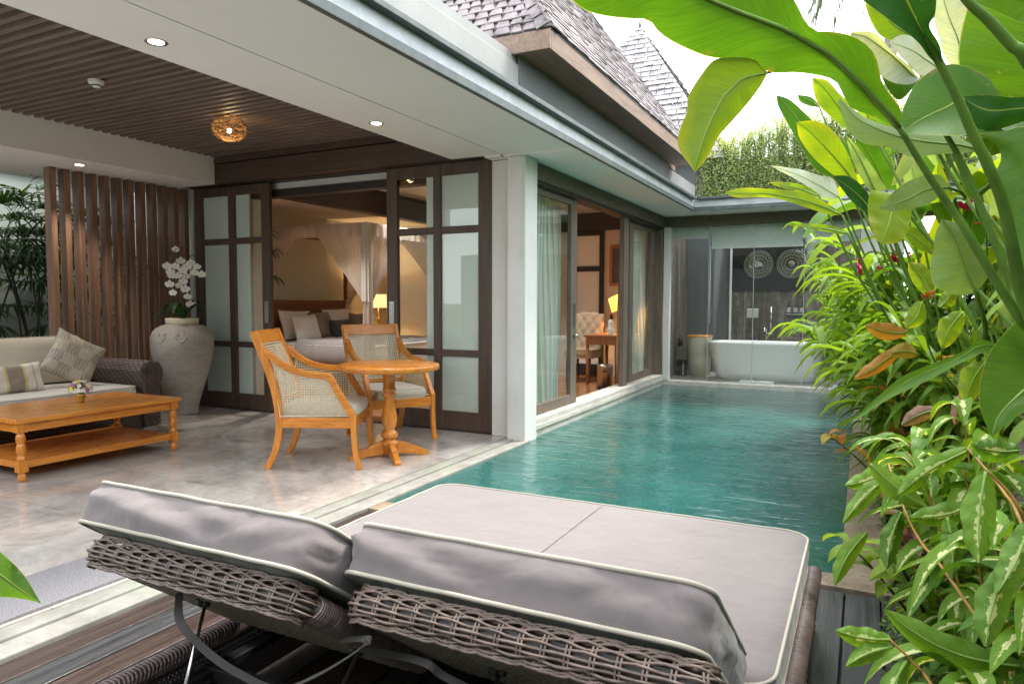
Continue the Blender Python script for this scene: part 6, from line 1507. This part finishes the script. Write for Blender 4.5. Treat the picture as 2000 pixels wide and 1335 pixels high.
for q in (('leaf_croton',(1770,650),(1690,636),36,3.0,2.95,.8,-5),('leaf_croton',(1765,672),(1668,740),30,3.0,2.95,.9,-5),('leaf_yellow',(1818,575),(1775,512),44,2.7,2.7,.4,4),('leaf_yellow',(1835,600),(1862,560),34,2.7,2.7,.6,4),('leaf_yellow',(1800,590),(1770,640),40,2.6,2.6,.5,-6),('leaf_yellow',(1880,610),(1840,680),50,2.5,2.5,.6,6),('leaf_croton',(1790,690),(1740,690),34,2.9,2.9,.2,5),('leaf_yellow',(1930,700),(1885,790),56,2.4,2.4,.6,8),('leaf_pink',(1890,760),(1865,830),30,2.6,2.6,.5,5),('leaf_pink',(1830,800),(1760,830),34,2.7,2.7,.5,5)):
    eblade(fl_, *q, st=False)
vs3 = thing('variegated_shrub', 'large leaved variegated shrub closest to the camera at the lower right edge', 'shrub', (.62, 1.45, -.1))
for q in (('leaf_varieg',(1925,920),(1912,1098),74,1.50,1.46,.8,6),('leaf_ginger',(1995,1300),(1727,1190),62,1.55,1.6,.2,-26),('leaf_ginger',(1692,1040),(1630,1142),40,2.15,2.1,.7,8),('leaf_varieg',(1738,1248),(1632,1230),44,1.62,1.58,.8,-6),
          ('leaf_varieg',(1742,1262),(1652,1300),42,1.62,1.56,.9,6),('leaf_varieg',(1745,912),(1650,948),40,2.25,2.2,.9,-6),('leaf_varieg',(1742,925),(1646,1022),38,2.2,2.15,.9,6),('leaf_varieg',(1968,1105),(1925,1262),76,1.42,1.38,.5,8),
          ('leaf_varieg',(1905,985),(1775,1010),48,1.9,1.85,.7,-8),('leaf_varieg',(1890,880),(1752,968),46,1.95,1.9,.9,8),('leaf_varieg',(2010,1020),(1945,1160),70,1.40,1.36,.6,-8),('leaf_varieg',(1770,1290),(1725,1400),50,1.6,1.5,.8,6),
          ('leaf_varieg',(1990,880),(1900,870),50,1.7,1.68,.4,-6),('leaf_varieg',(1760,1000),(1732,1110),44,2.1,2.05,.4,6),('leaf_ginger',(1700,905),(1810,990),44,2.0,1.95,.8,6),('leaf_varieg',(1850,1010),(1860,1130),46,1.8,1.76,.5,-6)):
    eblade(vs3, *q, st=False)
for p_ in ([(1735,905,2.25),(1765,990,2.1),(1800,1060,1.95),(1870,1150,1.75),V(.55,1.5,.1),V(.6,1.45,-.1)], [(1735,1245,1.62),(1790,1300,1.6),(1850,1380,1.55),V(.58,1.42,-.1)], [(1925,915,1.5),(1990,990,1.5),(2060,1150,1.5),V(.63,1.45,-.1)], [(1890,875,1.95),(1960,960,1.8),(2020,1080,1.6),V(.62,1.48,-.1)]): stalk(vs3, p_, .0028, .005, 'twig_orange', 'stem')
# ---- ground cover
random.seed(77); F = MB()
for k in range(17000):
    y = 1.2 + 9.0*random.random()**1.5; x = .105 + abs(random.gauss(0,.22)) + (.0 if random.random() < .7 else .35*random.random()); md = .11+.16*(noise.noise(V(x*4, y*3, 1))+.5)
    p = V(x, y, -.10 + random.random()*max(.02, md) + .05*min(1,(x-.1)*5)); a = random.uniform(0, 6.28); d = V(math.cos(a), math.sin(a), random.uniform(.0,.7)); s_ = V(-d.y, d.x, random.uniform(-.4,.4)); L_ = random.uniform(.018,.042)
    n0 = len(F.v); tn = random.random(); w_ = L_*.27
    F.add([p, p+d*L_*.5+s_*w_, p+d*L_, p+d*L_*.5-s_*w_], [(0,1,2,3)])
    if F.uv is None: F.uv, F.tint = {}, {}
    for q, uvq in enumerate(((.5,0),(1,.5),(.5,1),(0,.5))): F.uv[n0+q] = uvq; F.tint[n0+q] = tn
o = F.build('ground_cover', M['leaf_small']); tag(o, 'low small leaved ground cover along the pool coping', 'ground cover', kind='stuff')
# ---- tree trunk at the right edge
t = thing('tree', 'rough grey tree trunk rising behind the broad leaf at the right edge', 'tree', (.50, 3.15, -.1))
g = MB()
def tr(u, v):
    z = -.1+3.4*v; r_ = .075*(1+.35*max(0,.15-v)*6)*(1+.18*noise.noise(V(math.cos(2*PI*u)*1.8, math.sin(2*PI*u)*1.8, z*7))+.08*noise.noise(V(math.cos(2*PI*u)*6, math.sin(2*PI*u)*6, z*22)))
    return (.54+.10*math.sin(z*1.1)+math.cos(2*PI*u)*r_, 3.16+.05*math.sin(z*2)+math.sin(2*PI*u)*r_, z)
g.grid(tr, 40, 160); g.build('trunk', M['bark'], t)
F = MB(); random.seed(5)
for k in range(420):
    d = V(random.gauss(0,1), random.gauss(0,1), random.gauss(.2,.5)).normalized(); p = V(.9,3.3,4.0)+V(d.x*.8,d.y*.8,d.z*.55)*random.uniform(.5,1)
    e = V(random.gauss(0,1), random.gauss(0,1), random.gauss(-.3,.4)).normalized(); ribbon_leaf(F, [p, p+e*.09, p+e*.17-V(0,0,.03)], .05, .2, random.random(), 3, 2)
F.build('crown', M['leaf'], t)
for k in range(5):
    a = k*1.26; MB().tube([(.62,3.18,3.2),(.7+.2*math.cos(a),3.2+.2*math.sin(a),3.6),(.9+.55*math.cos(a),3.3+.55*math.sin(a),4.0)], [.045,.03,.01], 7).build('limb', M['bark'], t)
# ---- vine covered wall behind the bathroom roof
t = thing('vine_wall', 'high wall behind the bathroom roof hidden under curtains of hanging vines', 'vine wall', (-.5, 12.4, 2.6))
boxo('wall', M['garden_wall'], t, -2.52, 3.2, 12.35, 12.6, 2.66, 3.62)
random.seed(66); F = MB(); S_ = MB(); F.uv, F.tint = {}, {}
def small_leaf(F, p, d, s_, L_, w_, tn):
    n0 = len(F.v); F.add([p, p+d*L_*.5+s_*w_, p+d*L_, p+d*L_*.5-s_*w_], [(0,1,2,3)])
    for q, uvq in enumerate(((.5,0),(1,.5),(.5,1),(0,.5))): F.uv[n0+q] = uvq; F.tint[n0+q] = tn
for k in range(1250):
    x = -2.5 + 5.4*random.random(); yb = 12.25-random.random()*.28; zt = 3.72 + .42*math.sin(min(1, max(0, (x+2.55)/1.9))*PI/2) + .12*noise.noise(V(x*2.5,0,0)) + random.uniform(-.25,.12)
    z = zt; p = V(x, yb, z); ln = random.uniform(.7, 1.6); st_ = [p.copy()]; sw = random.uniform(-.03,.03)
    while p.z > max(2.62, zt-ln):
        p = p + V(random.gauss(0,.010)+sw*.2, random.gauss(0,.008), -.03); st_.append(p.copy())
        for w_ in range(2):
            a = random.uniform(0,6.28); d = V(math.cos(a), math.sin(a)*.7, random.uniform(-.9,.3)).normalized(); s2 = d.cross(V(random.gauss(0,1),random.gauss(0,1),1)).normalized()
            L_ = random.uniform(.028,.052); small_leaf(F, p+V(random.gauss(0,.012),0,0), d, s2, L_, L_*.28, random.random())
    if len(st_) > 2: S_.tube(st_[::3]+[st_[-1]], .003, 3)
for k in range(5200):                       # wispy top
    x = -2.4+5.2*random.random(); zt = 3.80 + .42*math.sin(min(1, (x+2.55)/1.9)*PI/2); p = V(x, 12.2+random.random()*.4, zt+random.gauss(0,.13)); d = V(random.gauss(0,1), random.gauss(0,1), random.gauss(0,1)).normalized()
    small_leaf(F, p, d, d.cross(V(.2,.3,1)).normalized(), random.uniform(.03,.055), .010, random.random())
F.build('foliage', M['leaf_vine'], t); S_.build('vines', M['stem_dark'], t)
# ---- palm whose fronds hang into the sky
pb = at(1740, -60, 13); t = thing('palm_tree', 'distant palm tree with grey drooping fronds against the white sky', 'palm tree', (pb.x, pb.y, -.16))
MB().tube([(pb.x, pb.y, -.16), (pb.x+.1, pb.y, pb.z*.5), (pb.x, pb.y, pb.z)], [.16,.12,.10], 10).build('trunk', M['bark'], t)
random.seed(12)
for k in range(14):
    a = 2*PI*k/14+.2; d = V(math.cos(a), math.sin(a), 0); L_ = 1.35; up_ = random.uniform(.2,.9)
    sp = crom([pb, pb+d*L_*.4+V(0,0,up_*.6), pb+d*L_*.8+V(0,0,up_*.3), pb+d*L_*1.0+V(0,0,-.55)], 8); F = MB(); F.tube(sp, .01, 4); F.uv, F.tint = {}, {}
    for i in range(4, len(sp)):
        for s_ in (1,-1):
            for z in range(3):
                p = sp[i-1].lerp(sp[i], z/3); e = (d.cross(V(0,0,1))*s_*.6 + d*.3 + V(random.gauss(0,.12),random.gauss(0,.12),-1.0)).normalized(); small_leaf(F, p, e, d, random.uniform(.25,.42), .012, random.random())
    F.build('frond', M['frond_grey'], t)
# ---- fan palms in the strip garden, seen through the fins
def fan_palm(base, nst, hs, label, seed):
    random.seed(seed); t = thing('fan_palm', label, 'palm', base, 'lady palms behind the fins'); F = MB(); S_ = MB()
    for k in range(nst):
        o = base + V(random.gauss(0,.10), random.gauss(0,.14), 0); H_ = hs*random.uniform(.65,1.1); lean = V(random.gauss(0,.08), random.gauss(0,.12), 0)
        top = o+lean*H_+V(0,0,H_); st_ = crom([o, o+lean*.3*H_+V(0,0,H_*.5), top], 6); S_.tube(st_, .011, 6)
        for q in range(9):
            a = q*2.4+k; d = V(math.cos(a), math.sin(a), 0); p0 = top - V(0,0,.07*q*.6); hub = p0 + d*random.uniform(.22,.38)+V(0,0,random.uniform(.05,.3)-.02*q)
            S_.tube([p0, p0.lerp(hub,.5)+V(0,0,.04), hub], .0035, 4); fa = (hub-p0).normalized(); sd_ = fa.cross(V(0,0,1)).normalized()
            for w_ in range(9):
                th_ = (w_-4)/4*1.25; e = fa*math.cos(th_)+sd_*math.sin(th_); L_ = random.uniform(.24,.36)
                ribbon_leaf(F, [hub, hub+e*L_*.5+V(0,0,.01), hub+e*L_*.85-V(0,0,.06), hub+e*L_-V(0,0,.13)], .032, .25, random.random(), 5, 2, prof=lambda v: .35+.65*math.sin(PI*min(1,v+.1)) if v < .95 else .1)
    F.build('fronds', M['leaf_palm'], t); S_.build('stems', M['stem_dark'], t)
for i, (x, y, n_, h_, lb) in enumerate(((-8.3,4.0,3,2.0,'lady palm at the left frame edge beside the first fin'), (-8.2,4.75,2,2.1,'lady palm with a tall dark cane just behind the first fins'), (-8.3,5.6,3,2.2,'lady palm behind the middle fins'), (-8.1,6.6,3,2.1,'lady palm behind the fins nearest the jar'), (-8.6,3.2,3,2.3,'lady palm outside the frame to the left of the fins'), (-7.9,4.25,3,2.25,'dense lady palm in front of the wall, partly hidden by the first fin'), (-8.6,4.7,4,1.9,'lady palm against the stained wall left of the fins'))): fan_palm(V(x, y, -.05), n_, h_, lb, 200+i)
# ---- leaf poking in at the lower left corner
lb0 = at(-60, 1250, .9); t = thing('broad_leaf_plant', 'single bright green leaf poking in at the lower left corner over the doormat', 'plant', (lb0.x-.15, lb0.y, -.05))
random.seed(3)
blade(t, M['leaf'], [(-150,1150),(-60,1168),(0,1165),(40,1168),(78,1176)], [(-150,1060),(-60,1085),(0,1120),(40,1150),(79,1177)], [(-150,960),(-60,1020),(0,1076),(45,1120),(78,1174)], .95, .88, .02, 0, .6, rib=.002)
stalk(t, [(-150,1060,.95),(-260,1100,.95),(-330,1400,1.0), V(lb0.x-.15, lb0.y, -.05)], .003, .006)
for k in range(3): blade(t, M['leaf'], [(-300-k*90,1200),(-380-k*90,1050),(-300-k*90,900)], [(-280-k*90,1200),(-290-k*90,1050),(-290-k*90,900)], [(-260-k*90,1200),(-200-k*90,1050),(-280-k*90,900)], 1.0+k*.05, .95, rib=0)
bpy.context.view_layer.update()
